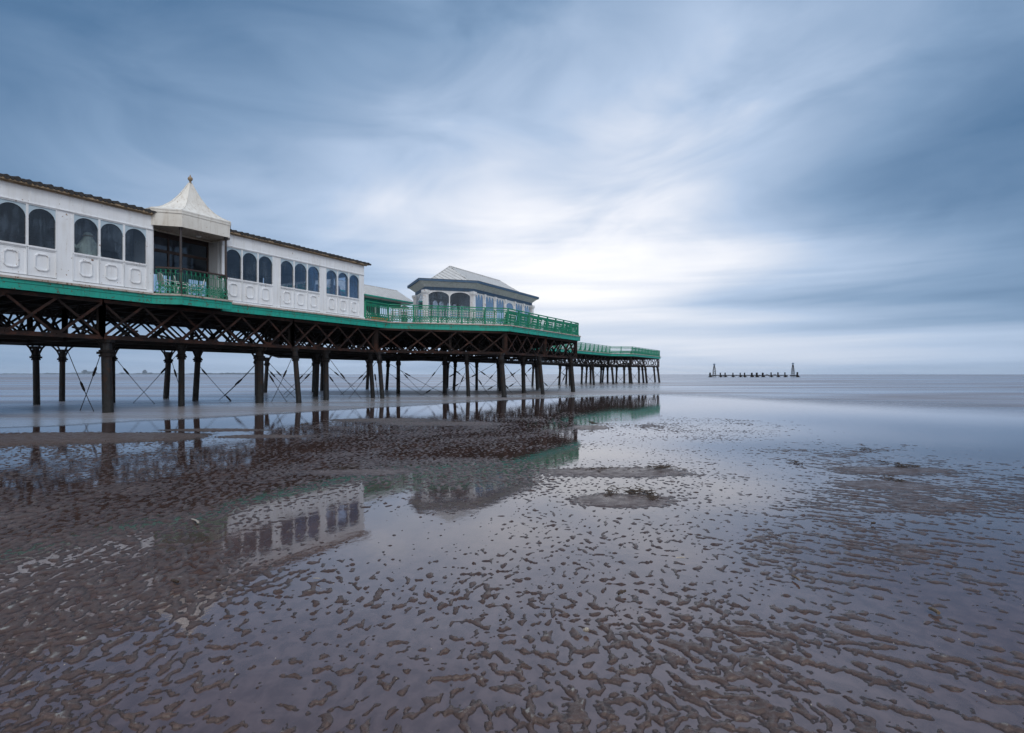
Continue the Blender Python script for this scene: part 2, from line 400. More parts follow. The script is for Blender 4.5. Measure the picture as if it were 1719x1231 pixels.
# how far the sand stands above (+) or below (-) the pools, surveyed at spots on the beach
SURV = [  # px, py, level, ripple amount
 (60, 790, -0.13, 0.90), (140, 775, -0.15, 0.90), (300, 780, -0.21, 0.90), (450, 760, -0.19, 0.90), (220, 830, 0.24, 0.90), (400, 830, 0.13, 1.00), (150, 880, 0.21, 0.90), (180, 935, 0.32, 0.90), (60, 900, 0.27, 1.00),
 (330, 880, 0.05, 1.00), (440, 850, -0.06, 1.00), (540, 815, 0.18, 0.80), (560, 860, -0.65, 0.90), (500, 880, -0.50, 1.00), (590, 850, -0.70, 0.90), (300, 920, -0.04, 1.00), (450, 910, -0.15, 1.00), (560, 915, -0.40, 1.00), (230, 970, 0.23, 1.00), (380, 960, 0.18, 1.00),
 (150, 1010, 0.23, 1.00), (40, 1030, 0.18, 1.10), (300, 1020, -0.37, 1.10), (450, 990, -0.17, 1.10), (250, 1080, -0.22, 1.20), (120, 1180, -0.12, 1.20), (430, 1070, -0.52, 1.20),
 (600, 860, -0.55, 0.90), (650, 900, -0.85, 0.90), (720, 880, -0.95, 0.90), (620, 1000, -0.32, 1.20), (760, 930, -0.60, 1.00), (700, 1060, -0.32, 1.30), (850, 1050, -0.32, 1.30), (780, 1000, -0.32, 1.20),
 (600, 1180, -0.32, 1.30), (900, 1180, -0.22, 1.30), (950, 1080, -0.12, 1.30), (900, 960, -0.27, 1.20), (1000, 980, -0.32, 1.20), (1100, 1060, -0.17, 1.30), (1050, 900, -0.40, 1.00),
 (840, 860, -0.50, 0.90), (900, 830, -0.35, 0.80), (940, 870, -0.30, 0.90), (780, 840, 0.00, 0.90), (700, 830, -0.10, 0.90), (860, 800, 0.30, 0.80), (700, 800, .25, .8),
 (550, 790, .3, .7), (620, 790, .35, .6), (600, 750, -0.16, 0.90), (700, 740, -0.02, 0.90), (800, 740, -0.07, 0.90), (900, 730, -0.02, 0.90), (700, 715, -0.02, 0.80), (850, 705, -0.12, 0.80), (950, 700, -0.12, 0.70), (1050, 695, -0.30, 0.60),
 (950, 760, -0.22, 0.80), (1000, 740, -0.45, 0.70), (1000, 770, -0.30, 0.70), (1100, 740, -0.28, 0.70), (1200, 750, -0.13, 0.70), (1120, 715, -0.08, 0.70), (1250, 715, -0.08, 0.70), (1400, 720, -0.38, 0.60), (1550, 730, -0.48, 0.50), (1680, 740, -0.48, 0.50),
 (1300, 780, -0.08, 0.70), (1450, 770, -0.08, 0.70), (1580, 780, -0.18, 0.70), (1200, 800, -0.23, 0.70), (1300, 840, -0.18, 0.80), (1450, 830, 0.12, 0.70), (1550, 820, 0.37, 0.60), (1500, 880, -0.08, 0.90), (1600, 900, -0.28, 0.90),
 (1200, 870, -0.23, 0.80), (1150, 930, -0.40, 0.90), (1300, 930, -0.18, 0.90), (1450, 950, -0.05, 1.00), (1250, 1000, -0.15, 1.00), (1400, 1030, -0.25, 1.00), (1560, 1020, -0.40, 1.00), (1200, 1080, 0.05, 1.20), (1350, 1090, -0.10, 1.20), (1500, 1090, -0.15, 1.20), (1660, 1000, -0.20, 1.00), (1600, 1180, -0.10, 1.20), (1250, 1180, 0.00, 1.20),
 (560, 700, -0.25, 0.50), (480, 705, -0.40, 0.40), (400, 715, -0.50, 0.40), (620, 690, -0.90, 0.30), (750, 690, -0.30, 0.60), (500, 725, 0.10, 0.60), (620, 715, 0.15, 0.50), (340, 715, -0.30, 0.40), (1300, 690, -0.70, 0.50), (900, 685, -0.40, 0.50), (1050, 680, -0.50, 0.50), (1200, 685, -0.70, 0.50), (1450, 705, -0.55, 0.50), (1600, 712, -0.50, 0.50)]
BARS = [  # sand bars: px centre, py centre, half px, half py, height
 (215, 734, 115, 8.0, 1.6), (60, 736, 120, 10, 1.6), (350, 722, 90, 2.6, 1.0), (1035, 793, 105, 7, 1.7), (1045, 841, 78, 11, 1.7), (600, 793, 70, 4, .8), (990, 718, 26, 3.0, 1.4), (640, 705, 80, 2.5, .9), (1500, 790, 80, 5, .9), (1480, 815, 70, 8, .6), (430, 733, 80, 3, .7), (740, 711, 90, 3.0, .8)]
def survey(X, Y):
    """smooth level and ripple fields from the surveyed spots (metric: bearing and log distance from the origin)"""
    bx = CX + F * X / Y; ly = np.log(np.maximum(Y, .5))
    num = np.zeros_like(X); na = np.zeros_like(X); den = np.full_like(X, 1e-9)
    for px, py, c_, a_ in SURV:
        l0 = math.log(F * CAMH / (py - HY))
        w_ = np.exp(-(((bx - px) / 75) ** 2 + ((ly - l0) / .11) ** 2) * .5) + 1e-4 / (1 + ((bx - px) / 75) ** 2 + ((ly - l0) / .11) ** 2) ** 2
        num += w_ * c_; na += w_ * a_; den += w_
    c_ = num / den; a_ = na / den; bar = np.zeros_like(X)
    for px, py, hx, hy, k in BARS:
        y0 = F * CAMH / (py - HY); x0 = (px - CX) / F * y0
        ry = .5 * (F * CAMH / (py - hy - HY) - F * CAMH / (py + hy - HY)); rx = hx / F * y0
        q = ((X - x0) / rx) ** 2 + ((Y - y0) / ry) ** 2
        e = np.exp(-(q ** 1.5) * .8); bar = np.maximum(bar, e * min(1, k / 1.4))
    return c_, a_ * (1 - .75 * bar), bar

def sand_height(X, Y):
    wx = X + .06 * vnoise(X / .45, Y / .45, 3) + .018 * vnoise(X / .12, Y / .12, 4)
    wy = Y + .09 * vnoise(X / .45, Y / .5, 5) + .02 * vnoise(X / .11, Y / .11, 6)
    def crest(a, c):
        return .92 * vnoise(a / .059, c / .082, 11) + .28 * vnoise(a / .030, c / .038, 13) + .22 * (np.maximum(1 - 2.2 * np.abs(vnoise(a / .17, c / .15, 15)), 0) ** 1.5 - .28)
    r = crest(wx, wy)
    r = crest(wx - .012 * r, wy + .045 * np.clip(r, -1, 1.2))        # steep on one side, gentle on the other
    al = X * .836 - Y * .549; ac = X * .549 + Y * .836; sideways = 1 / (1 + np.exp(-(X - .42 * Y + .2) * 3))
    rd = .75 * vnoise(al / .40 + .3 * vnoise(X / .5, Y / .5, 41), ac / .085, 42) + .4 * vnoise(al / .16, ac / .05, 43)
    r = r * (1 - .45 * sideways) + rd * .75 * sideways
    r = r + .12 * vnoise(X / .024, Y / .024, 14)
    lev, amp, bar = survey(X, Y)
    big = .30 * vnoise(X / 1.6, Y / 1.4, 21) + .2 * vnoise(X / .6, Y / .6, 22)
    lev = np.where(lev > 0, lev * .42, lev * .75) - .10 * np.clip((Y - 5) / 3, 0, 1) + .02 * np.clip((4.6 - Y) / 1.2, 0, 1)
    h = .024 * (lev + 1.0 * bar + big * (1 - bar) * .55 + r * amp * .85)
    h = np.where(h > 0, .018 * (np.maximum(h, 1e-9) / .018) ** .68, h)            # crests rise steeply from the water, then round off
    h = h + np.where(h > .003, .0022 * vnoise(X / .016, Y / .02, 17) + .003 * vnoise(X / .04, Y / .035, 18), 0) * np.clip(1.4 - Y / 9, 0, 1)
    return h

def shore(b):                   # depth of the water's edge along a bearing (photo column)
    pts = [(-400, 726), (0, 721), (128, 716), (300, 706), (450, 698), (610, 688), (760, 679), (900, 671), (1020, 667), (1110, 666), (1200, 671), (1300, 679), (1400, 687), (1500, 694), (1591, 699), (1719, 706), (2100, 720)]
    return np.interp(b, [p[0] for p in pts], [F * CAMH / (p[1] - HY) for p in pts])

def sheet(name, X, Y, Z, m, attr=None, smooth=True):
    nr, nc = X.shape; me = bpy.data.meshes.new(name)
    co = np.empty((nr * nc, 3), np.float32); co[:, 0] = X.ravel(); co[:, 1] = Y.ravel(); co[:, 2] = Z.ravel()
    i = np.arange(nr * nc).reshape(nr, nc)
    q = np.stack([i[:-1, :-1], i[:-1, 1:], i[1:, 1:], i[1:, :-1]], -1).reshape(-1, 4)
    me.vertices.add(nr * nc); me.vertices.foreach_set('co', co.ravel())
    me.loops.add(q.size); me.loops.foreach_set('vertex_index', q.ravel().astype(np.int32))
    me.polygons.add(len(q)); me.polygons.foreach_set('loop_start', np.arange(0, q.size, 4, dtype=np.int32))
    me.update(calc_edges=True)
    me.polygons.foreach_set('use_smooth', np.full(len(q), smooth))
    if attr is not None:
        a = me.attributes.new('thin', 'FLOAT', 'POINT'); a.data.foreach_set('value', attr.ravel().astype(np.float32))
    me.materials.append(MATS[m]); o_ = bpy.data.objects.new(name, me); C.objects.link(o_); return o_

rows = [1.3]
while rows[-1] < 62:
    r_ = rows[-1]; rows.append(r_ + min(max(r_ * r_ / 800, .004), .027 if r_ < 18 else (.04 if r_ < 28 else .09)))
rr = np.array(rows); th = np.arange(-math.radians(60), math.radians(60), .0023)
R_, T_ = np.meshgrid(rr, th, indexing='ij'); GX = R_ * np.sin(T_); GY = R_ * np.cos(T_)
hz = sand_height(GX, GY)
sh = shore(CX + F * GX / GY); k_ = np.clip((GY - sh * .97) / (sh * .2), 0, 1); hz = hz * (1 - k_) - k_ * .08
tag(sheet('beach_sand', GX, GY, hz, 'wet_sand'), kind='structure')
# the same beach beyond the rippled part, all round
ra = np.array([0.0, 1.3, 4, 10, 30, 62, 150, 600]); ta = np.linspace(-math.pi, math.pi, 121)
A_, B_ = np.meshgrid(ra, ta, indexing='ij')
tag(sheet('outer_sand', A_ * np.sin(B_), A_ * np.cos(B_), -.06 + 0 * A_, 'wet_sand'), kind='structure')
ra = np.array([.8, 3, 8, 20, 45, 80]); ta = np.linspace(-math.radians(66), math.radians(66), 61)
A_, B_ = np.meshgrid(ra, ta, indexing='ij')
tag(sheet('tide_pool_water', A_ * np.sin(B_), A_ * np.cos(B_), 0 * A_, 'pool_water', smooth=False), kind='structure')
# sea
rs = [14.0]
while rs[-1] < 60: rs.append(rs[-1] + .16)
while rs[-1] < 7600: rs.append(rs[-1] * 1.18)
rs[-1] = 8100.0
ts = np.linspace(-math.radians(84), math.radians(84), 700)
A_, B_ = np.meshgrid(np.array(rs), ts, indexing='ij'); SX = A_ * np.sin(B_); SY = A_ * np.cos(B_)
bear = CX + F * SX / np.maximum(SY, .1); sh = shore(bear)
edge = SY - sh + .10 * sh * .15 * vnoise(SX / 2.5, SY / 2.5, 31) + .25 * vnoise(SX / .8, SY / .8, 32)
wid = np.interp(bear, [600, 1000, 1200, 1500], [.055, .07, .35, .6]) * sh
thin = np.clip(edge / wid, 0, 1); thin = thin * thin * (3 - 2 * thin)
thin = np.where(A_ > 60, 1, thin)
tag(sheet('sea', SX, SY, .006 + 0 * SX, 'sea_water', thin, smooth=False), kind='structure')

# far shore on the left horizon
def far_shore(px0, px1, z, hmax, seed, name):
    mb = MB(); xs = np.linspace(px0, px1, 130); rnd = random.Random(seed); top_ = []
    for i, px in enumerate(xs):
        e = min(1, (i + 1) / 12, (129 - i) / 40 + .15)
        n = float(vnoise(np.array([px / 37.0]), np.array([2.3]), seed)[0]) * .4 + float(vnoise(np.array([px / 6.0]), np.array([7.3]), seed)[0]) * .25
        top_.append(max(.08, (.55 + n) * e * hmax))
    for i in range(129):
        a = (xs[i] - CX) / F * z; b = (xs[i + 1] - CX) / F * z
        mb.hexa([(a, z, -1), (b, z, -1), (b * 1.08, z * 1.08, -1), (a * 1.08, z * 1.08, -1), (a, z, top_[i]), (b, z, top_[i + 1]), (b * 1.08, z * 1.08, top_[i + 1]), (a * 1.08, z * 1.08, top_[i])])
    return tag(mb.build(name, 'far_land'), kind='structure')
far_shore(-60, 560, 7000, 26, 5, 'far_shore')
# thin sea air between here and the far shore
m, t, o = mat('haze')
v = t.new('ShaderNodeVolumePrincipled'); v.inputs['Density'].default_value = .00005; v.inputs['Color'].default_value = (.80, .90, 1, 1)
t.l.new(v.outputs[0], o.inputs['Volume'])
b = MB(); b.box(-8600, 8600, -1000, 8300, -1.3, 70); tag(b.build('haze', 'haze'), kind='stuff')
rnd = random.Random(3)
for px, wpx, hpx in ((142.5, 3.2, 7.5), (150, 4, 4.8), (157, 4, 5.2), (243, 1.0, 7.5), (252, 5, 3.0), (300, 6, 2.6), (205, 4, 3.0)):
    z = 6900; x0 = (px - CX) / F * z; w2 = wpx / F * z / 2; hh = hpx / F * z
    b = MB(); b.box(x0 - w2, x0 + w2, z - 40, z + 40, 0, hh * .72); b.box(x0 - w2 * .4, x0 + w2 * .4, z - 25, z + 25, hh * .72, hh)
    lab = {142.5: 'tallest block of the faint skyline on the left horizon', 150: 'low wide block just right of the tallest distant tower', 157: 'second low block right of the tallest distant tower',
           243: 'thin lone mast of the far shore between pier piles', 252: 'faint low building beside the thin mast on the far shore', 300: 'faint low building right of the mast on the far shore', 205: 'faint low building left of the mast on the far shore'}[px]
    tag(b.build('distant_building', 'far_land', off=(x0, z, 0)), lab, 'building', 'buildings on the far shore')

# ------------------------------------------------------------------ the pier
pier = empty('pier', W(-13, -4, 0), 'long Victorian seaside pier on dark iron piles with a bright green deck edge', 'pier')
FRONT = [(-34, 0), (-12.13, 0), (-11.42, .71), (-9.25, .71), (-9.15, .04), (2.1, .04), (7.55, 5.45), (19.97, 5.45)]
BACK = [(30.6, -5.2), (60, -5.2), (62.7, -2.5), (80, -2.5), (80, -14), (60, -14), (57, -11), (26, -11), (21, -15), (6.5, -15), (0, -8.5), (-34, -8.5)]
OUT = FRONT + BACK
def seg(a, b): return Vector((b[0] - a[0], b[1] - a[1]))
b = MB()
# deck slab, split into convex pieces that butt together
DECKS = ([(-34, -8.45), (-34, -.05), (-12.13, -.05), (-11.42, .66), (-9.25, .66), (-9.2, 0), (2.08, 0), (2.08, -8.45)],
             [(2.08, -10.5), (2.08, 0), (7.5, 5.4), (19.9, 5.4), (30.5, -5.2), (30.5, -11), (26, -11), (21, -14.95), (6.5, -14.95)],
             [(30.5, -10.95), (30.5, -5.25), (60, -5.25), (60, -10.95)], [(60, -13.95), (60, -5.25), (62.7, -2.55), (79.95, -2.55), (79.95, -13.95)])
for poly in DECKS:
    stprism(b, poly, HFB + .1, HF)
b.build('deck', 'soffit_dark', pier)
b = MB()
for poly in DECKS: stprism(b, poly, HF + .002, HF + .03)
b.build('deck_boards', 'deck_wood', pier)
# painted edge boards (fascia) with a weathered nosing on top
for i in range(len(OUT) - 1):
    a, c = OUT[i], OUT[i + 1]; d = seg(a, c); 
    if d.length < .8 and i != 1: continue
    n_ = Vector((d.y, -d.x)).normalized(); n_ = -n_
    if i >= len(FRONT): pass
    a2 = (a[0] + n_.x * .05, a[1] + n_.y * .05); c2 = (c[0] + n_.x * .05, c[1] + n_.y * .05)
    b = MB(); ext = d.normalized() * .04
    p = W(a2[0] - ext.x, a2[1] - ext.y); q = W(c2[0] + ext.x, c2[1] + ext.y)
    def beam(z0, z1, w_, mbb): mbb.bar(p + Vector((0, 0, (z0 + z1) / 2)), q + Vector((0, 0, (z0 + z1) / 2)), w_, z1 - z0)
    beam(HFB, HF - .15, .09, b); beam(HF - .147, HF - .03, .13, b)
    dl = (q - p); nj = max(1, int(dl.length / 2.6))
    for jj in range(nj + 1):
        c0 = p + dl * min(.995, max(.005, (jj + .5 * (jj % 2) * .2) / nj)); dn = dl.normalized()
        b.bar(c0 - dn * .035 + Vector((0, 0, HFB + .11)), c0 + dn * .035 + Vector((0, 0, HFB + .11)), .112, .20)
    f = b.build('fascia', 'green_paint', pier)
    b = MB(); beam(HF - .027, HF + .045, .24, b); b.build('nosing', 'edge_board', f)
# lattice girders
def girder(p, q, parent, top=HFB - .02, bot=HG, step=1.42, m='iron_black', w_=.055, name='lattice_girder', verts=True):
    a = W(*p); c = W(*q); L = (c - a).length; n = max(1, round(L / step)); d = (c - a) / n; b = MB(); up = Vector((0, 0, 1))
    b.bar(a + up * (top - .06), c + up * (top - .06), .16, .12)
    b.bar(a + up * (bot + .05), c + up * (bot + .05), .17, .09)
    b.bar(a + up * (bot + .12), c + up * (bot + .12), .05, .07)
    side = Vector((d.y, -d.x, 0)).normalized() * .04
    for i in range(n):
        b.bar(a + d * i + up * (bot + .1) + side, a + d * (i + 1) + up * (top - .1) + side, w_, w_ * 1.5)
        b.bar(a + d * (i + 1) + up * (bot + .1) - side, a + d * i + up * (top - .1) - side, w_, w_ * 1.5)
    if verts:
        for k in (0, n):
            b.bar(a + d * k + up * bot, a + d * k + up * top, .13, .16)
        for i in range(1, n): # gusset plates
            b.bar(a + d * (i - .12) + up * (bot + .13), a + d * (i + .12) + up * (bot + .13), .03, .22)
    return b.build(name, m, parent)
TR = [-31.5, -22.7, -13.9, -5.1, 1.1]
for i in range(len(TR) - 1): girder((TR[i], -.12), (TR[i + 1], -.12), pier, m='iron_rust', step=1.4)
girder((1.2, -.12), (7.5, 5.25), pier, m='iron_rust', step=1.75)
girder((7.6, 5.25), (13.6, 5.25), pier, m='iron_rust', step=1.45); girder((13.7, 5.25), (19.8, 5.25), pier, m='iron_rust', step=1.45)
for t_ in (-2.8, -5.6, -8.3):
    for s0, s1 in ((-31.5, -13.9), (-13.9, 1.1), (1.1, 20)): girder((s0, t_), (s1, t_), pier, step=1.5)
for t_, s0, s1 in ((2.6, 5, 20), (-11.3, 3, 20), (-14.7, 6.5, 20.5)): girder((s0, t_), (s1, t_), pier, step=1.5)
girder((0, -8.4), (6.4, -14.8), pier, step=1.5); girder((20, 5.2), (30.4, -5.3), pier, step=1.5)
for t_ in (-5.4, -8.1, -10.9): girder((20, t_), (60, t_), pier, step=1.7)
for t_ in (-5.4, -8.1, -11, -13.8): girder((60, t_), (80, t_), pier, step=1.7)
girder((62.7, -2.7), (80, -2.7), pier, step=1.6, m='iron_rust'); girder((60, -5.4), (62.6, -2.8), pier, step=1.5)
for s_ in TR[:-1]: girder((s_, -.3), (s_, -8.3), pier, name='cross_girder', step=1.35)
for s_, a_, c_ in ((1.1, -.3, -9.4), (7.5, 5.1, -14.7), (13.6, 5.1, -14.7), (19.9, 5.1, -14.7), (30.5, -5.5, -10.8), (40.3, -5.5, -10.8), (50.2, -5.5, -10.8), (60, -5.5, -13.7), (70, -2.9, -13.7), (79.8, -2.9, -13.7)):
    girder((s_, a_), (s_, c_), pier, name='cross_girder', step=1.35)
b = MB()      # joists under the boards
for k in range(-34, 80, 1):
    s_ = k + .5
    if s_ < 2: a_, c_ = -.3, -8.3
    elif s_ < 20: a_, c_ = min(5.1, s_ - 2.5), max(-14.6, -8.5 - s_)
    elif s_ < 30: a_, c_ = 25 - s_, -10.8
    elif s_ < 60: a_, c_ = -5.5, -10.8
    else: a_, c_ = max(-5.4, min(-2.9, s_ - 65.6)), -13.7
    b.bar(W(s_, a_, HFB - .02), W(s_, c_, HFB - .02), .09, .22)
b.build('joists', 'iron_black', pier)

# piles: photo column at the top, foot column and row, radius
def dep(py): return F * CAMH / (py - HY)
PILES = [(-75, -90, 705, .17), (-20, -10, 688, .13), (60, 62, 680, .13), (105, 104, 674, .13),
 (178, 182, 693, .175), (188, 188, 676.5, .14), (283.5, 277.8, 669.5, .15), (304.8, 304.4, 682.5, .125), (333, 327, 673, .145),
 (436, 435.7, 677, .185), (431, 431.5, 664.5, .14), (449, 444.4, 659.5, .14), (494.6, 503.2, 677, .125), (533, 529.4, 666, .16), (528, 526, 659, .14),
 (546.8, 547.7, 672, .15), (541.5, 539.7, 656.5, .14), (621, 627, 668.5, .125), (618.5, 616, 653.5, .15), (636, 643, 669.5, .125), (652, 648.5, 655, .14),
 (668.8, 668.5, 661, .14), (746.7, 746.7, 661.5, .15), (751.8, 750, 651, .15), (764.8, 761.4, 655, .13), (783, 787, 665, .125), (800.4, 800, 654, .13),
 (836, 837, 651, .14), (841, 847.7, 667.5, .15), (839.5, 840, 656.5, .13), (877.8, 879.5, 660.5, .15), (895.7, 893.3, 649, .13), (899.5, 902.8, 654, .15),
 (905.3, 912.4, 662.5, .13), (902.8, 905.5, 651.5, .14), (957.8, 963, 658.3, .17),
 (940.7, 938.4, 646.8, .15), (951.7, 950, 644.6, .15), (955.6, 957.2, 648, .15), (977.5, 976, 644.9, .15), (985.3, 983.4, 643.4, .15), (991.4, 991.4, 644.7, .16),
 (994.6, 997.4, 646.6, .16), (1009.7, 1007.8, 643.8, .15), (1013.4, 1011, 642.2, .15), (1020, 1020, 643.2, .16), (1026.9, 1030.2, 645, .16), (1035.5, 1034.3, 642.8, .16),
 (1047.7, 1048, 643.9, .16), (1056, 1057.4, 643.9, .16), (1057.9, 1061, 644.4, .16), (1072.5, 1072.8, 643.2, .16), (1078, 1080.8, 643.4, .16), (1083, 1086.4, 643.5, .17), (1097.6, 1100.3, 641.8, .16), (1103.7, 1107.6, 642.6, .17)]
for (pt, pb, py, r) in PILES:
    z = dep(py); q = Vector(((pb - CX) / F * z, z, -.5)); p = Vector(((pt - CX) / F * z, z, HG))
    q = q + (q - p).normalized() * 0.0
    b = MB(); d = (q - p); k = d / (p.z - q.z)
    at_h = lambda h: p + k * (HG - h)
    b.tube(at_h(HG), at_h(HG - .42), r * 1.05, r * 1.05, 12); b.tube(at_h(HG - .42), at_h(-.5), r * .98, r * 1.08, 12)
    b.tube(at_h(HG + .02), at_h(HG - .10), r * 1.75, r * 1.6, 12)
    pile = b.build('pile', 'pile_iron', pier, smooth=False)
    b = MB()
    for h in (HG - .42, HG - .60): b.tube(at_h(h + .035), at_h(h - .035), r * 1.4, r * 1.4, 12)
    b.bar(at_h(HG - .5) - DS * r * 1.9, at_h(HG - .5) + DS * r * 1.9, .05, .09)
    b.build('collar', 'iron_black', pile)
    b = MB()       # curved brackets spreading up to the girders
    b.tube(at_h(HG - .50), at_h(HG - .62), r * 1.25, r * 1.25, 10)
    rel = p - O0; s_p, t_p = rel.dot(DS), rel.dot(DTv)
    def under(v):
        a_, c_ = v.dot(DS), v.dot(DTv)
        front = 0 if a_ < 2 else (min(5.45, a_ - 2.1) if a_ < 20 else (25.4 - a_ if a_ < 30.6 else (-5.2 if a_ < 60 else -2.5)))
        return c_ < front + .12 and a_ < 80.2
    for dv in (DS, -DS, DTv, -DTv):
        if not under(rel + dv * (1.0 + r)): continue
        R = 1.0; pts = []
        for i in range(7):
            a = math.pi / 2 * i / 6
            pts.append(at_h(HG - .55) + dv * (r * .8 + R * (1 - math.cos(a))) + Vector((0, 0, .95 * math.sin(a))))
        for i in range(6): b.bar(pts[i], pts[i + 1], .05, .07)
    if b.v: b.build('bracket', 'iron_black', pile)

# wrought tie rods with turnbuckles, crossing between the piles
def c5(x, y): return (120 + x / 4.925, 480 + y / 4.925)
def c6(x, y): return (380 + x / 5.354, 500 + y / 5.354)
def c7(x, y): return (640 + x / 6.139, 530 + y / 6.139)
def c8(x, y): return (900 + x / 7.1625, 540 + y / 7.1625)
RODS = [(c5(-60, 470), c5(185, 1040), 22.6, .62), (c5(243, 560), c5(70, 1035), 23.0, .3), (c5(350, 580), c5(690, 980), 28.0, .3), (c5(880, 560), c5(508, 972), 29.0, .32),
 (c5(820, 590), c5(885, 805), 29.5, .6), (c5(1060, 665), c5(1312, 948), 31, .15), (c5(1530, 640), c5(1218, 948), 31, .5), (c6(258, 607), c6(-20, 885), 31, .5), (c6(0, 885), c6(36, 922), 31, .5),
 (c6(585, 550), c6(402, 945), 29.8, .32), (c6(372, 668), c6(547, 943), 29.8, .2), (c6(330, 590), c6(618, 900), 32, .3), (c6(380, 580), c6(640, 850), 36, .35), (c6(795, 580), c6(515, 870), 37, .45),
 (c6(775, 655), c6(535, 895), 33, .2), (c6(932, 555), c6(1213, 908), 32.8, .4), (c6(920, 625), c6(1155, 805), 40, .3), (c6(915, 690), c6(1058, 882), 36, .2), (c6(1290, 630), c6(1022, 880), 36, .3), (c6(1343, 580), c6(1100, 908), 32.8, .4), (c6(1335, 690), c6(1368, 905), 33, .1),
 (c7(90, 500), c7(742, 850), 38, .28), (c7(60, 580), c7(422, 822), 40, .3), (c7(195, 560), c7(400, 772), 43, .3), (c7(635, 480), c7(398, 775), 43, .4), (c7(640, 672), c7(420, 822), 40, .7), (c7(862, 660), c7(548, 850), 39, .3),
 (c7(862, 530), c7(640, 665), 42, .6), (c7(700, 508), c7(965, 725), 43, .35), (c7(900, 500), c7(1118, 832), 38.5, .55), (c7(1200, 700), c7(1050, 790), 42, .5), (c7(1192, 480), c7(900, 645), 42, .8), (c7(908, 488), c7(1195, 692), 42, .5),
 (c7(862, 590), c7(770, 808), 41, .3), (c7(1262, 490), c7(1515, 818), 39, .34), (c7(1432, 550), c7(1275, 662), 44, .45), (c7(1395, 680), c7(1290, 752), 46, .5), (c7(1220, 640), c7(1362, 818), 42, .5), (c7(1195, 560), c7(1040, 735), 47, .4),
 (c7(1575, 505), c7(1485, 600), 50, .5), (c7(1440, 520), c7(1540, 690), 50, .5), (c8(370, 540), c8(118, 835), 47, .4), (c8(352, 635), c8(253, 860), 46, .2), (c8(298, 605), c8(372, 665), 56, .5), (c8(88, 725), c8(145, 782), 52, .5),
 (c8(690, 595), c8(765, 668), 88, .5), (c8(775, 590), c8(700, 675), 88, .5), (c8(1045, 665), c8(965, 745), 92, .4), (c8(965, 640), c8(1050, 735), 92, .5), (c8(1155, 625), c8(1225, 715), 97, .2), (c8(1225, 600), c8(1165, 690), 97, .5),
 (c8(1335, 655), c8(1405, 725), 100, .5), (c8(1412, 635), c8(1345, 722), 100, .5), (c8(1125, 600), c8(1075, 655), 95, .5), (c8(560, 600), c8(625, 665), 86, .5), (c8(640, 600), c8(570, 680), 86, .5), (c8(855, 640), c8(815, 685), 88, .5)]
for (a, c, z, k) in RODS:
    far = z > 60
    p = AT(a[0], a[1], z); q = AT(c[0], c[1], z + .05); b = MB(); r = .014 if not far else .022
    sag = Vector((0, 0, -.02 * (q - p).length))
    pts = [p, p.lerp(q, .33) + sag * .8, p.lerp(q, .66) + sag * .8, q]
    b.path(pts, r, 5)
    rod = b.build('tie_rod', 'iron_black', pier)
    if not far:
        d = (q - p).normalized(); m_ = p.lerp(q, k) + sag * .7
        b = MB(); b.tube(m_ - d * .20, m_ - d * .13, .025, .042, 7); b.tube(m_ - d * .13, m_ + d * .13, .045, .045, 7); b.tube(m_ + d * .13, m_ + d * .20, .042, .025, 7)
        b.build('turnbuckle', 'iron_black', rod)

# ------------------------------------------------------------------ railings
panel_cache = {}
def panel_mesh(L, m, simple):
    key = (round(L, 3), m, simple)
    if key in panel_cache: return panel_cache[key]
    b = MB(); n = max(4, round(L / .17)); dx = L / n
    b.box(0, L, -.02, .02, .06, .095); b.box(0, L, -.015, .015, .93, .96)
    for i in range(n):
        x = (i + .5) * dx
        b.box(x - .014, x + .014, -.014, .014, .095 if simple else .40, .93)
        if not simple:
            b.ring((x, 0, .85), dx * .47, (1, 0, 0), .022, 8)
            b.ring((x, 0, .17), dx * .48, (1, 0, 0), .026, 8); b.ring((x, 0, .315), dx * .5, (1, 0, 0), .026, 8)
            if i: b.ring((i * dx, 0, .245), dx * .46, (1, 0, 0), .022, 8)
    if not simple: b.box(0, L, -.012, .012, .395, .42)
    else: b.box(0, L, -.012, .012, .50, .53)
    me = b.mesh('railing_panel'); me.materials.append(MATS[m]); panel_cache[key] = me; return me
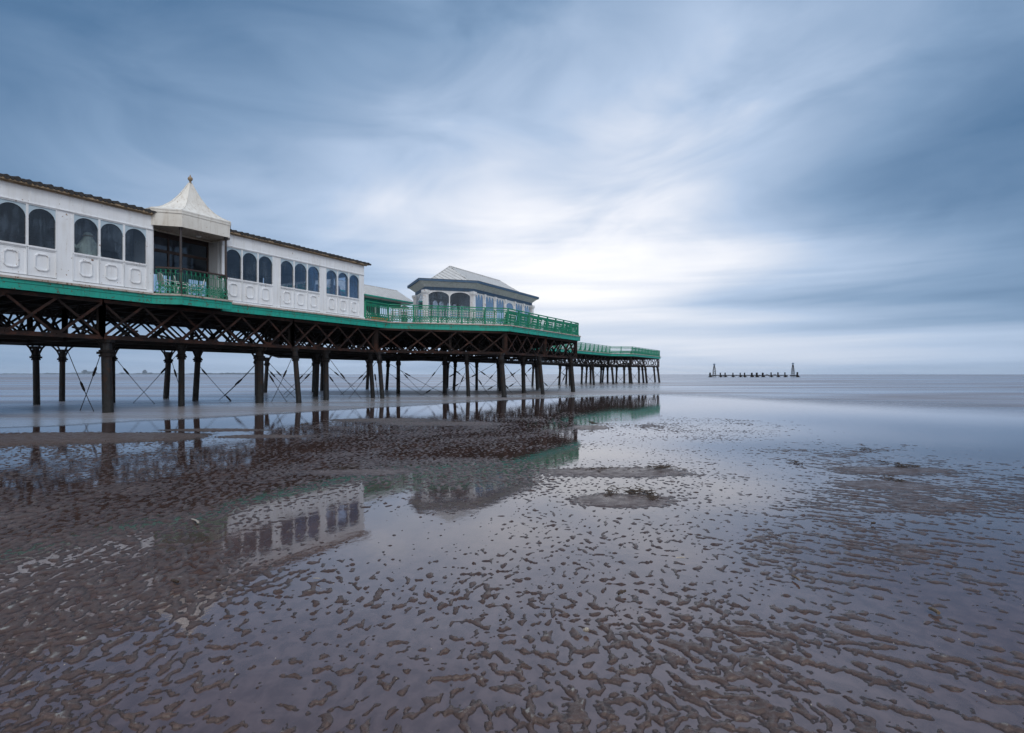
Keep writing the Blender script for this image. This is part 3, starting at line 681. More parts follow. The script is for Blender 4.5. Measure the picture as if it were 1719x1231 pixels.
def railing(parent, a, c, n, m, h=1.1, simple=False, post_w=.085, first=True, last=True, brace=True):
    A = W(a[0], a[1], HF + .045); B = W(c[0], c[1], HF + .045); d = (B - A) / n; ang = math.atan2(d.y, d.x); root = Vector(parent.location)
    inn = Vector((-d.y, d.x, 0)).normalized()
    b = MB(); b.bar(A + Vector((0, 0, h - .03)), B + Vector((0, 0, h - .03)), .10, .06); b.build('top_rail', m, parent)
    for i in range(n + 1):
        if (i == 0 and not first) or (i == n and not last): continue
        P0 = A + d * i; b = MB()
        b.bar(P0, P0 + Vector((0, 0, h - .06)), post_w, post_w); b.bar(P0 + Vector((0, 0, .0)), P0 + Vector((0, 0, .10)), post_w * 1.7, post_w * 1.7)
        b.bar(P0 + Vector((0, 0, h - .14)), P0 + Vector((0, 0, h - .06)), post_w * 1.4, post_w * 1.4)
        if brace:
            e_ = d.normalized() * .014; tri = [P0 + Vector((0, 0, .0)), P0 + inn * .40, P0 + inn * .34 + Vector((0, 0, .10)), P0 + inn * .17 + Vector((0, 0, .40)), P0 + inn * .09 + Vector((0, 0, .85)), P0 + Vector((0, 0, .95))]
            k0 = len(b.v); b.v += [tuple(v - e_) for v in tri] + [tuple(v + e_) for v in tri]; nn = len(tri)
            b.f.append(tuple(range(k0, k0 + nn))); b.f.append(tuple(range(k0 + 2 * nn - 1, k0 + nn - 1, -1)))
            for q in range(nn): b.f.append((k0 + q, k0 + nn + q, k0 + nn + (q + 1) % nn, k0 + (q + 1) % nn))
        b.build('post', m, parent)
    for i in range(n):
        o_ = bpy.data.objects.new('railing_panel', panel_mesh(d.length - post_w, m, simple)); C.objects.link(o_); o_.parent = parent
        o_.location = (A + d * i + d.normalized() * post_w / 2) - root; o_.rotation_euler = (0, 0, ang)
r1 = empty('railing', W(6, 4, HF + .045), 'ornate green cast iron railing round the wide deck in front of the blue-trimmed pavilion', 'railing', 'green railings along the pier')
railing(r1, (.05, 0), (2.1, 0), 1, 'green_iron', first=True, last=False)
railing(r1, (2.1, 0), (7.55, 5.4), 5, 'green_iron', last=False, post_w=.07)
railing(r1, (7.55, 5.4), (19.9, 5.4), 8, 'green_iron')
railing(r1, (19.9, 5.4), (30.4, -5.25), 6, 'green_iron', first=False)
r2 = empty('railing', W(45, -5, HF + .045), 'long plain green railing along the narrow far stretch of the pier', 'railing', 'green railings along the pier')
railing(r2, (30.6, -5.25), (60, -5.25), 17, 'green_iron', simple=True, last=False)
r3 = empty('railing', W(70, -3, HF + .045), 'green railing round the widened head at the far end of the pier', 'railing', 'green railings along the pier')
railing(r3, (60, -5.25), (62.7, -2.55), 2, 'green_iron', last=False)
railing(r3, (62.7, -2.55), (79.9, -2.55), 9, 'green_iron')
railing(r3, (79.9, -2.55), (79.9, -13.9), 5, 'green_iron', first=False)
railing(r3, (79.9, -13.9), (60, -13.9), 9, 'green_iron', simple=True, first=False)
r4 = empty('railing', W(12, -15, HF + .045), 'green railing on the seaward back edge of the wide deck, seen through the pavilion windows', 'railing', 'green railings along the pier')
railing(r4, (.2, -8.7), (6.5, -14.9), 5, 'green_iron', simple=True, last=False); railing(r4, (6.5, -14.9), (21, -14.9), 8, 'green_iron', simple=True)

# ------------------------------------------------------------------ long white pavilion
pav = empty('pavilion', W(-15, -4, HF), 'long white timber pavilion with arched windows and a small pointed turret over a balcony', 'pavilion')
MODS = [-8.96 - .0, -5.98, -3.0]                       # three triple bays right of the balcony
MODS_L = [-14.92, -17.98, -21.04, -24.1, -27.16, -30.22]
BW = 2.57 / 3
FW = -.02                                             # wall face
def triple_bay(s0, t_face=0.0, label=None):
    for k in range(3):
        a = s0 + k * BW; c = a + BW
        # window frame with arched spandrel
        b = MB()
        stbox(b, a, a + .035, t_face - .06, t_face + .02, SILL, WTOP); stbox(b, c - .035, c, t_face - .06, t_face + .02, SILL, WTOP)
        stbox(b, a + .035, c - .035, t_face - .06, t_face + .02, WTOP - .04, WTOP); stbox(b, a + .035, c - .035, t_face - .06, t_face + .035, SILL - .02, SILL + .045)
        wn = b.build('window', 'white_trim', pav)
        b = MB(); x0, x1 = a + .035, c - .035; R = (x1 - x0) / 2; xc = (x0 + x1) / 2; ztop = WTOP - .10; zc_ = ztop - R; n = 14
        for i in range(n):
            th0 = math.pi * i / n; th1 = math.pi * (i + 1) / n
            u0, u1 = xc - R * math.cos(th0), xc - R * math.cos(th1); z0, z1 = zc_ + R * math.sin(th0), zc_ + R * math.sin(th1)
            zt = WTOP - .04
            b.hexa([W(u0, t_face - .03, z0), W(u0, t_face - .005, z0), W(u1, t_face - .005, z1), W(u1, t_face - .03, z1),
                    W(u0, t_face - .03, zt), W(u0, t_face - .005, zt), W(u1, t_face - .005, zt), W(u1, t_face - .03, zt)])
        b.build('arch_spandrel', 'spandrel_blue', wn)
        b = MB(); stbox(b, x0, x1, t_face - .045, t_face - .035, SILL + .045, WTOP - .04); b.build('pane', 'window_glass', wn)
        # lower panel with octagonal moulding
        b = MB(); z0, z1 = HF + .16, SILL - .02
        stbox(b, a + .012, c - .012, t_face - .07, t_face - .012, z0, z1)
        for (q0, q1) in ((a, a + .035), (c - .035, c)): stbox(b, q0 + (.008 if q0 == a else 0), q1 - (.008 if q1 == c else 0), t_face - .05, t_face + .028, z0, z1)
        stbox(b, a + .035, c - .035, t_face - .05, t_face + .010, z0, z0 + .04); stbox(b, a + .035, c - .035, t_face - .05, t_face + .010, z1 - .04, z1)
        pn = b.build('wall_panel', 'white_paint', pav)
        b = MB(); xm = (a + c) / 2; zm = (z0 + z1) / 2 + .02; ww, hh, ch = .19, .27, .075
        o8 = [(-ww, -hh + ch), (-ww + ch, -hh), (ww - ch, -hh), (ww, -hh + ch), (ww, hh - ch), (ww - ch, hh), (-ww + ch, hh), (-ww, hh - ch)]
        for i in range(8):
            u, v = o8[i], o8[(i + 1) % 8]; b.bar(W(xm + u[0], t_face + .0, zm + u[1]), W(xm + v[0], t_face + .0, zm + v[1]), .05, .04)
        b.build('moulding', 'white_trim', pn)
for s0 in MODS + MODS_L: triple_bay(s0)
b = MB()     # pilasters, frieze and base
S_END = -.05
def pil(a, c): stbox(b, a, c, -.10, .0, HF + .14, WTOP + .002)
pil(-9.1, -8.962)
for i, s0 in enumerate(MODS): pil(s0 + 2.572, (MODS[i + 1] - .002) if i < 2 else S_END)
pil(-12.348, -12.13); 
for i, s0 in enumerate(MODS_L):
    if i: pil(s0 + 2.572, MODS_L[i - 1] - .002)
pil(-33, MODS_L[-1] - .002)
stbox(b, -9.1, S_END, -.10, .012, WTOP + .004, EAVE - .02); stbox(b, -33, -12.13, -.10, .012, WTOP + .004, EAVE - .02)
x = -33.0
while x < S_END:                                        # cover strips on the frieze boards
    if not (-12.3 < x < -9): stbox(b, x, x + .03, .013, .022, WTOP + .02, EAVE - .04)
    x += 1.53
stbox(b, -9.1, S_END + .02, -.10, .05, HF + .048, HF + .135); stbox(b, -33, -12.13, -.10, .05, HF + .048, HF + .135)
stbox(b, -9.1, S_END, -.10, .045, WTOP - .0, WTOP + .035); stbox(b, -33, -12.13, -.10, .045, WTOP, WTOP + .035)
b.build('front_wall', 'white_paint', pav)
b = MB()     # end wall with two openings, rear wall with openings
ht = EAVE - .02
for t0, t1 in ((-.101, -1.3), (-3.9, -4.6), (-7.2, -8.4)): stbox(b, S_END - .12, S_END, t1, t0, HF + .05, ht)
for t0, t1 in ((-1.302, -3.898), (-4.602, -7.198)):
    stbox(b, S_END - .11, S_END - .01, t1, t0, HF + .05, SILL - .1); stbox(b, S_END - .11, S_END - .01, t1, t0, WTOP, ht)
ew = b.build('end_wall', 'white_paint', pav)
for t0, t1 in ((-1.302, -3.898), (-4.602, -7.198)):
    b = MB()
    for k in range(4): tt = t0 + (t1 - t0) * k / 3; tt = min(max(tt, t1 + .03), t0 - .03); stbox(b, S_END - .09, S_END - .03, tt - .025, tt + .025, SILL - .098, WTOP - .002)
    wn = b.build('window', 'white_trim', ew)
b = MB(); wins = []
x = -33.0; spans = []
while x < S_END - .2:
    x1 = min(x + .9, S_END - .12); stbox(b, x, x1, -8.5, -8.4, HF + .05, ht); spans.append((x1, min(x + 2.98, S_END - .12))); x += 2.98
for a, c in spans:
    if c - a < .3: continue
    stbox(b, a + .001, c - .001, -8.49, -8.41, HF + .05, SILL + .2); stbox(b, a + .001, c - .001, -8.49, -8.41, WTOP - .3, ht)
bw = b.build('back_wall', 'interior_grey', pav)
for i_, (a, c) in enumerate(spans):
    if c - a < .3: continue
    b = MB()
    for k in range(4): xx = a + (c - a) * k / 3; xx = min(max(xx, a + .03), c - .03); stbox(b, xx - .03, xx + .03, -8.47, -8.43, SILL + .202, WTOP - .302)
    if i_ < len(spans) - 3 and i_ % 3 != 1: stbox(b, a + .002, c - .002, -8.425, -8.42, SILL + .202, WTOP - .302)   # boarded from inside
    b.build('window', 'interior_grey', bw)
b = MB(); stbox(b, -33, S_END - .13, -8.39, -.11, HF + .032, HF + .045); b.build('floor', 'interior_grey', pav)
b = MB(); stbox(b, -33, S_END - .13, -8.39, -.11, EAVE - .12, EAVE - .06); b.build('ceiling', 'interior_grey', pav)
b = MB(); stbox(b, -33.1, -33.0, -8.5, 0, HF + .05, ht); b.build('end_wall', 'white_paint', pav)
# roof: low pitch of dark scalloped slates
b = MB(); rp = [(-.0 + .16, EAVE + .07), (-4.2, EAVE + .82), (-8.7, EAVE + .07)]
for (a, c) in ((-33.2, S_END + .12),):
    for (p0, p1) in ((rp[0], rp[1]), (rp[1], rp[2])):
        b.hexa([W(a, p0[0], p0[1]), W(a, p1[0], p1[1]), W(c, p1[0], p1[1]), W(c, p0[0], p0[1]), W(a, p0[0], p0[1] + .05), W(a, p1[0], p1[1] + .05), W(c, p1[0], p1[1] + .05), W(c, p0[0], p0[1] + .05)])
rnd = random.Random(5); x = -33.2
while x < S_END + .1:                                  # rounded tile ends along the eave
    if not (-12.4 < x < -9.3):
        dz = rnd.uniform(-.012, .012); ln = rnd.uniform(.0, .04)
        b.tube(W(x + .15, .17 + ln, EAVE + .065 + dz), W(x + .15, -.7, EAVE + .21 + dz), .085, .085, 8)
        b.tube(W(x + .30, .18 + ln, EAVE + .06 + dz * .5), W(x + .30, -.7, EAVE + .21), .06, .06, 6)
    x += .30 + rnd.uniform(-.015, .015)
roof = b.build('roof', 'slate_dark', pav)
b = MB()
for (a, c) in ((-33.2, -12.2), (-9.2, S_END + .14)):
    b.bar(W(a, .12, EAVE + .005), W(c, .12, EAVE + .005), .10, .06); b.bar(W(a, .06, EAVE - .045), W(c, .06, EAVE - .045), .06, .03)
    x = a + .8
    while x < c: stbox(b, x, x + .05, .10, .18, EAVE - .035, EAVE + .04); x += 1.8
b.build('gutter', 'gutter_brown', roof)
# ---- balcony with turret
S0, S1 = -12.13, -9.12
TOPL, BOTL = 8.01, 7.38
base = [(-12.2, .02), (-11.42, .78), (-9.28, .78), (-9.0, .40), (-9.0, -.85), (-11.42, -.85 - .0), (-12.2, -.5)]
b = MB(); n8 = len(base)
def scale_poly(pl, k, c=(-10.57, 0.0)): return [(c[0] + (p[0] - c[0]) * k, c[1] + (p[1] - c[1]) * k) for p in pl]
levels = [(1.03, TOPL), (1.03, TOPL + .05), (.80, TOPL + .17), (.60, TOPL + .34), (.42, TOPL + .58), (.27, TOPL + .88), (.15, TOPL + 1.18), (.05, TOPL + 1.46), (.02, TOPL + 1.52)]
for i in range(len(levels) - 1):
    p0 = scale_poly(base, levels[i][0]); p1 = scale_poly(base, levels[i + 1][0])
    for k in range(n8):
        j = (k + 1) % n8
        b.poly([W(*p0[k], levels[i][1]), W(*p0[j], levels[i][1]), W(*p1[j], levels[i + 1][1]), W(*p1[k], levels[i + 1][1])][::-1])
b.poly([W(*p, levels[-1][1]) for p in scale_poly(base, levels[-1][0])][::-1])
for k in range(n8):                                     # raised hip seams
    for i in range(1, len(levels) - 1):
        b.bar(W(*scale_poly(base, levels[i][0])[k], levels[i][1] + .005), W(*scale_poly(base, levels[i + 1][0])[k], levels[i + 1][1] + .005), .025, .02)
tur = b.build('turret_roof', 'canopy_white', pav)
b = MB(); pk = W(-10.57, 0, 0); b.lathe((pk.x, pk.y, TOPL + 1.48), [(.035, 0), (.06, .03), (.03, .07), (.05, .10), (.09, .15), (.10, .20), (.08, .25), (.03, .29), (.015, .36)], 12); b.build('finial', 'gutter_brown', tur)
b = MB()                                                # fascia boards as a closed band
i8 = scale_poly(base, .955)
for k in range(n8):
    j = (k + 1) % n8
    b.hexa([W(*base[k], BOTL), W(*base[j], BOTL), W(*i8[j], BOTL), W(*i8[k], BOTL), W(*base[k], TOPL - .002), W(*base[j], TOPL - .002), W(*i8[j], TOPL - .002), W(*i8[k], TOPL - .002)])
o9 = scale_poly(base, 1.022)
for k in range(n8):
    j = (k + 1) % n8
    b.hexa([W(*base[k], TOPL - .10), W(*base[j], TOPL - .10), W(*o9[j], TOPL - .10), W(*o9[k], TOPL - .10), W(*base[k], TOPL - .003), W(*base[j], TOPL - .003), W(*o9[j], TOPL - .003), W(*o9[k], TOPL - .003)])
b.build('turret_fascia', 'canopy_white', tur)
b = MB(); stprism(b, scale_poly(base, .95), BOTL + .06, BOTL + .10); b.build('turret_ceiling', 'edge_board', tur)
pk = W(-10.0, -.3, BOTL + .0); b = MB(); b.lathe((pk.x, pk.y, BOTL), [(.10, .06), (.12, .03), (.08, 0)], 12); b.build('ceiling_lamp', 'white_trim', tur)
b = MB(); stbox(b, S0 + .02, S1, -1.2, -.05, HF + .032, HF + .06)
stprism(b, [(-12.0, -.05), (-11.38, .64), (-9.28, .64), (-9.28, -.05)], HF + .032, HF + .06); b.build('balcony_floor', 'edge_board', pav)
for (s_, t_) in ((-11.37, .62), (-9.36, .62)):
    p = W(s_, t_); b = MB(); b.lathe((p.x, p.y, HF + .05), [(.075, 0), (.075, .12), (.05, .16), (.052, .9), (.075, .95), (.075, 1.0), (.05, 1.05), (.045, 2.6), (.085, 2.7), (.085, BOTL - HF + .05)], 10)
    b.build('column', 'dark_metal', pav)
# recess cheeks and dark glazed screen
for (a, c, t0, t1, h1) in ((S0, S0 + .1, -1.3, -.101, EAVE - .13), (-8.90, -8.80, -1.3, -.101, EAVE - .13), (-9.05, -8.97, -.42, -.34, BOTL + .05)): b = MB(); stbox(b, a, c, t0, t1, HF + .05, h1); b.build('recess_wall', 'white_paint', pav)
scr = MB(); sa, sb = S0 + .1, -8.905
for x in (sa, sa + 1.25, sb - .07): stbox(scr, x, x + .07, -1.30, -1.22, HF + .05, BOTL + .3)
stbox(scr, sa, sb, -1.295, -1.225, HF + .05, HF + .3); stbox(scr, sa, sb, -1.31, -1.21, 6.62, 6.74); stbox(scr, sa, sb, -1.29, -1.23, 7.25, BOTL + .42)
scr = scr.build('glazed_screen', 'handrail_dark', pav)
b = MB(); stbox(b, sa, sb, -1.262, -1.252, HF + .3, 7.26); b.build('pane', 'window_glass', scr)
# balcony railing: curved cast panels under a dark handrail
def balcony_panel(a, c):
    A = W(a[0], a[1], HF + .05); B = W(c[0], c[1], HF + .05); L = (B - A).length; d = (B - A).normalized(); n = max(3, round(L / .19)); dx = L / n; b = MB(); up = Vector((0, 0, 1))
    outv = Vector((d.y, -d.x, 0)) * .05
    for i in range(n + 1):
        x = i * dx
        b.path([A + d * x + up * .46, A + d * x + up * .7 + outv * .3, A + d * x + up * 1.0], .009, 5)
    for i in range(n):
        x = (i + .5) * dx
        b.ring(A + d * x + up * .92, dx * .5, d, .015, 8); b.bar(A + d * x + up * .46, A + d * (x) + up * .8, .014)
        b.ring(A + d * x + outv + up * .10, dx * .52, d, .02, 8); b.ring(A + d * x + outv + up * .25, dx * .58, d, .018, 8); b.ring(A + d * x + outv * .7 + up * .40, dx * .52, d, .018, 8)
        if i: b.ring(A + d * (i * dx) + outv + up * .175, dx * .5, d, .018, 8); b.ring(A + d * (i * dx) + outv * .8 + up * .325, dx * .5, d, .016, 8)
    b.bar(A + up * .03, B + up * .03, .03, .04)
    pn = b.build('balcony_railing', 'green_iron', pav)
    b = MB(); b.bar(A + up * 1.05, B + up * 1.05, .10, .06); b.build('handrail', 'handrail_dark', pn)
balcony_panel((-12.02, .04), (-11.40, .64)); balcony_panel((-11.34, .66), (-9.40, .66)); balcony_panel((-9.30, .6), (-9.27, .04))

# ------------------------------------------------------------------ octagonal-ended pavilion with flared eaves
p2 = empty('tea_pavilion', W(13, -1, HF), 'white pavilion with flared eaves, blue trim and steep grey hipped roof', 'pavilion')
EV = [(6.04, -.64), (8.93, 2.25), (18.8, 2.25), (21.4, -.35), (18.6, -3.64), (8.6, -3.64)]
def inset(pl, d):
    n = len(pl); out = []
    for i in range(n):
        p0, p1, p2_ = Vector(pl[i - 1]), Vector(pl[i]), Vector(pl[(i + 1) % n])
        e0 = (p1 - p0).normalized(); e1 = (p2_ - p1).normalized(); n0 = Vector((e0.y, -e0.x)); n1 = Vector((e1.y, -e1.x))
        bis = (n0 + n1); bis = bis / max(1e-6, bis.dot(n0)); q = p1 + bis * d; out.append((q.x, q.y))
    return out
WL = inset(EV, .56); HE = 7.98; HW = 7.30
cen = Vector((13.5, -.7))
if (Vector(WL[0]) - cen).length > (Vector(EV[0]) - cen).length: WL = inset(EV, -.56)
sgn = 1 if (Vector(inset(EV, .1)[0]) - cen).length < (Vector(EV[0]) - cen).length else -1
b = MB(); n6 = len(EV)
for k in range(n6):
    j = (k + 1) % n6
    b.poly([W(*WL[k], HW + .17), W(*WL[j], HW + .17), W(*EV[j], HE - .10), W(*EV[k], HE - .10)])
b.build('soffit', 'soffit_green', p2)
def band(pl, din, dout, h0, h1, name, m, par):
    b = MB(); A = inset(pl, sgn * din); B = inset(pl, -sgn * dout); n = len(pl)
    for k in range(n):
        j = (k + 1) % n
        b.hexa([W(*A[k], h0), W(*A[j], h0), W(*B[j], h0), W(*B[k], h0), W(*A[k], h1), W(*A[j], h1), W(*B[j], h1), W(*B[k], h1)])
    return b.build(name, m, par)
band(EV, .06, .03, HE - .15, HE, 'eave_trim', 'blue_trim', p2)
band(WL, .05, .05, HW - .02, HW + .20, 'frieze', 'blue_trim', p2)
b = MB(); E2 = inset(EV, -sgn * .05); R2 = inset(EV, sgn * 1.0); n = 6
for k in range(n):
    j = (k + 1) % n; b.poly([W(*E2[k], HE + .012), W(*E2[j], HE + .012), W(*R2[j], HE + .14), W(*R2[k], HE + .14)][::-1])
b.build('eave_roof', 'sheet_roof', p2)
ra_, rb_ = (9.85, -.75), (17.4, -.75); HRG = 9.42; b = MB(); zb = HE + .13; Q = R2
b.poly([W(*Q[0], zb), W(*Q[1], zb), W(*ra_, HRG)]); b.poly([W(*Q[1], zb), W(*Q[2], zb), W(*rb_, HRG), W(*ra_, HRG)])
b.poly([W(*Q[2], zb), W(*Q[3], zb), W(*rb_, HRG)]); b.poly([W(*Q[3], zb), W(*Q[4], zb), W(*rb_, HRG)]); b.poly([W(*Q[4], zb), W(*Q[5], zb), W(*ra_, HRG), W(*rb_, HRG)]); b.poly([W(*Q[5], zb), W(*Q[0], zb), W(*ra_, HRG)])
b.bar(W(*ra_, HRG), W(*rb_, HRG), .12, .06)
for q, r_ in ((0, ra_), (1, ra_), (2, rb_), (3, rb_), (5, ra_)): b.bar(W(*Q[q], zb), W(*r_, HRG), .08, .04)
b.build('roof', 'sheet_roof', p2)
def col2(p, par=p2, m='column_rust', w_=.30):
    b = MB(); P0 = W(*p); e = DS * w_ / 2; f = DTv * w_ / 2
    for (h0, h1, k) in ((HF + .05, HF + .35, 1.15), (HF + .35, HW - .28, .8), (HW - .28, HW - .2, 1.0), (HW - .2, HW - .021, 1.18)):
        q = [P0 - e * k - f * k, P0 - e * k + f * k, P0 + e * k + f * k, P0 + e * k - f * k]
        b.hexa([v + Vector((0, 0, h0)) for v in q] + [v + Vector((0, 0, h1)) for v in q])
    b.build('column', m, par)
def glazed(a, c, style, par=p2):
    """window bay between two columns of the pavilion"""
    A = Vector(a); B = Vector(c); L = (B - A).length; e = (B - A) / L; n_ = Vector((e.y, -e.x)) * .03
    def PT(u, h, o=0): q = A + e * u + n_ * o; return W(q.x, q.y, h)
    def bx(mb, u0, u1, h0, h1, d0=-1, d1=1):
        mb.hexa([PT(u0, h0, d0), PT(u0, h0, d1), PT(u1, h0, d1), PT(u1, h0, d0), PT(u0, h1, d0), PT(u0, h1, d1), PT(u1, h1, d1), PT(u1, h1, d0)])
    top_ = HW - .03; b = MB(); dado = HF + .75
    bx(b, .1, L - .1, HF + .05, dado); bx(b, .1, .17, dado, top_); bx(b, L - .17, L - .1, dado, top_)
    if style == 'arch2':
        m_ = L / 2; bx(b, m_ - .035, m_ + .035, dado, top_)
        for (x0, x1) in ((.17, m_ - .035), (m_ + .035, L - .17)):
            R = (x1 - x0) / 2; xc = (x0 + x1) / 2; rise = .36; n = 12
            for i in range(n):
                t0, t1 = math.pi * i / n, math.pi * (i + 1) / n; u0, u1 = xc - R * math.cos(t0), xc - R * math.cos(t1)
                h0, h1 = top_ - .07 - rise + rise * math.sin(t0), top_ - .07 - rise + rise * math.sin(t1)
                b.hexa([PT(u0, h0, -.6), PT(u0, h0, .6), PT(u1, h1, .6), PT(u1, h1, -.6), PT(u0, top_, -.6), PT(u0, top_, .6), PT(u1, top_, .6), PT(u1, top_, -.6)])
    elif style == 'scallop':
        n = 3; x0, x1 = .17, L - .17; ww = (x1 - x0) / n
        for k in range(n):
            R = ww / 2; xc = x0 + ww * (k + .5)
            for i in range(8):
                t0, t1 = math.pi * i / 8, math.pi * (i + 1) / 8; u0, u1 = xc - R * math.cos(t0), xc - R * math.cos(t1)
                h0, h1 = top_ - .48 + .40 * math.sin(t0), top_ - .48 + .40 * math.sin(t1)
                b.hexa([PT(u0, h0, -.6), PT(u0, h0, .6), PT(u1, h1, .6), PT(u1, h1, -.6), PT(u0, top_, -.6), PT(u0, top_, .6), PT(u1, top_, .6), PT(u1, top_, -.6)])
    elif style == 'door':
        bx(b, .17, L - .17, dado, top_ - .62); bx(b, .17, L - .17, top_ - .12, top_); bx(b, .3, .34, HF + .8, HF + 1.9, 1, 1.6)
        x0, x1 = .17, L - .17; R = (x1 - x0) / 2; xc = (x0 + x1) / 2
        for i in range(12):
            t0, t1 = math.pi * i / 12, math.pi * (i + 1) / 12; u0, u1 = xc - R * math.cos(t0), xc - R * math.cos(t1)
            h0, h1 = top_ - .55 + .36 * math.sin(t0), top_ - .55 + .36 * math.sin(t1)
            b.hexa([PT(u0, h0, -.6), PT(u0, h0, .6), PT(u1, h1, .6), PT(u1, h1, -.6), PT(u0, top_ - .11, -.6), PT(u0, top_ - .11, .6), PT(u1, top_ - .11, .6), PT(u1, top_ - .11, -.6)])
    wn = b.build('window' if style != 'door' else 'door', 'white_trim', par)
    b = MB(); bx(b, .17, L - .17, dado if style != 'door' else top_ - .62, top_ - .04, -.12, .12); b.build('pane', 'window_glass', wn)
def lerp2(a, c, k): return (a[0] + (c[0] - a[0]) * k, a[1] + (c[1] - a[1]) * k)
for p in WL: col2(p, w_=.36)
glazed(WL[0], WL[1], 'arch2')
sty = ['scallop', 'scallop', 'scallop', 'door', 'scallop', 'scallop']
for k in range(6):
    a, c = lerp2(WL[1], WL[2], k / 6), lerp2(WL[1], WL[2], (k + 1) / 6); glazed(a, c, sty[k])
    if k: col2(a, w_=.22)
glazed(WL[2], WL[3], 'arch2'); glazed(WL[3], WL[4], 'arch2')
for k in range(5):
    a, c = lerp2(WL[4], WL[5], k / 5), lerp2(WL[4], WL[5], (k + 1) / 5); glazed(a, c, 'arch2')
    if k: col2(a, w_=.22)
glazed(WL[5], WL[0], 'scallop')
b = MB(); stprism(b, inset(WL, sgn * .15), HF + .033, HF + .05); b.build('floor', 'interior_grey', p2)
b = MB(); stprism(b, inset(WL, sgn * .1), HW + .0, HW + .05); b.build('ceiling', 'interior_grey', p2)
# ------------------------------------------------------------------ low shelter behind
sh_ = empty('shelter', W(6, -7, HF), 'low open shelter with pale grey hipped roof and green fascia behind the railing', 'shelter')
b = MB(); e_ = [(.5, -5.25), (11.6, -5.25), (11.6, -8.45), (.5, -8.45)]; he = 7.18; r0, r1_ = (.5, -6.8), (10.9, -6.5); hr = 8.12
b.poly([W(*e_[0], he), W(*e_[1], he), W(*r1_, hr), W(*r0, hr)]); b.poly([W(*e_[1], he), W(*e_[2], he), W(*r1_, hr)]); b.poly([W(*e_[2], he), W(*e_[3], he), W(*r0, hr), W(*r1_, hr)]); b.poly([W(*e_[3], he), W(*e_[0], he), W(*r0, hr)])
b.bar(W(*r0, hr), W(*r1_, hr), .1, .05); b.build('roof', 'sheet_roof', sh_)
b = MB()
for k in range(4): b.bar(W(*e_[k], he - .055), W(*e_[(k + 1) % 4], he - .055), .08, .10)
b.build('fascia', 'green_paint', sh_)
b = MB(); stprism(b, [(.5, -5.3), (11.5, -5.3), (11.5, -8.4), (.5, -8.4)], he - .10, he - .06); b.build('soffit', 'soffit_green', sh_)
b = MB(); stbox(b, .5, 10.8, -6.15, -6.05, he - .55, he - .10); b.build('frieze', 'green_paint', sh_)
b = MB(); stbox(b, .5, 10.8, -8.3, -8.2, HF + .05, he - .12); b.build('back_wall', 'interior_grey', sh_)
for k in range(8):
    s_ = .9 + k * 1.4; b = MB(); b.bar(W(s_, -6.1, HF + .05), W(s_, -6.1, he - .55), .10, .10); b.bar(W(s_, -6.1, HF + .05), W(s_, -6.1, HF + .3), .16, .16); b.build('post', 'white_trim', sh_)

# ------------------------------------------------------------------ things on the deck and inside
def copy_tree(o, parent=None):
    c = o.copy(); C.objects.link(c)
    if parent: c.parent = parent
    for ch in list(o.children): copy_tree(ch, c)
    return c
def chair(loc, rz, label):
    root = empty('plastic_chair', (0, 0, 0), label, 'chair', 'white plastic chairs')
    b = MB(); b.prism([(-.22, -.20), (.22, -.20), (.20, .20), (-.20, .20)], .42, .45); b.box(-.22, .22, -.225, -.2, .39, .44); b.build('seat', 'plastic_white', root)
    b = MB()
    pr = [(-.20, 0), (.20, 0), (.23, .25), (.18, .42), (.08, .48), (-.08, .48), (-.18, .42), (-.23, .25)]; n = len(pr)
    q0 = [(x, .20 + z * .22, .45 + z) for x, z in pr]; q1 = [(x, y + .025, z) for x, y, z in q0]; bb = len(b.v); b.v += q0 + q1
    b.f.append(tuple(range(bb, bb + n))); b.f.append(tuple(range(bb + 2 * n - 1, bb + n - 1, -1)))
    for i in range(n): j = (i + 1) % n; b.f.append((bb + i, bb + n + i, bb + n + j, bb + j))
    b.build('backrest', 'plastic_white', root)
    for sx_ in (-1, 1):
        b = MB(); b.path([(sx_ * .21, .24, .66), (sx_ * .25, .02, .64), (sx_ * .23, -.19, .62), (sx_ * .22, -.21, .44)], .018, 6); b.build('armrest', 'plastic_white', root)
        for sy_ in (-1, 1):
            b = MB(); b.tube((sx_ * .19, sy_ * .17, .42), (sx_ * .23, sy_ * .22, 0), .025, .018, 6); b.build('leg', 'plastic_white', root)
    root.location = loc; root.rotation_euler = (0, 0, rz); return root
first_chair = chair(W(-11.25, -.5, HF + .06), 2.6, 'white plastic chair nearest the corner column on the turret balcony')
for (s_, t_, h, rz, lab) in ((-10.6, -.5, HF + .06, 2.2, 'white plastic chair in the middle of the turret balcony'), (-9.9, -.6, HF + .06, -1.1, 'white plastic chair at the right end of the turret balcony'),
                          (1.2, -1.2, HF + .01, .4, 'white plastic chair right beside the end of the long white pavilion'), (2.2, -1.8, HF + .01, 2.0, 'white plastic chair near the orange barrier board'),
                          (3.4, -1.0, HF + .01, -.7, 'white plastic chair out on the deck by the splayed railing'), (4.6, -1.7, HF + .01, 1.3, 'white plastic chair nearest the black domed bin')):
    c_ = copy_tree(first_chair); c_.location = W(s_, t_, h); c_.rotation_euler = (0, 0, rz); c_['label'] = lab
# low barrier board, orange
ob = empty('barrier', W(3.5, -3.9, HF), 'long orange barrier board on short legs in front of the low shelter', 'barrier')
b = MB(); stbox(b, 1.0, 7.0, -3.95, -3.9, HF + .62, HF + .82); b.build('board', 'orange_paint', ob)
for s_ in (1.1, 4.0, 6.9): b = MB(); b.bar(W(s_, -3.86, HF + .8), W(s_, -3.7, HF), .05); b.bar(W(s_, -3.99, HF + .8), W(s_, -4.15, HF), .05); b.build('leg', 'dark_metal', ob)
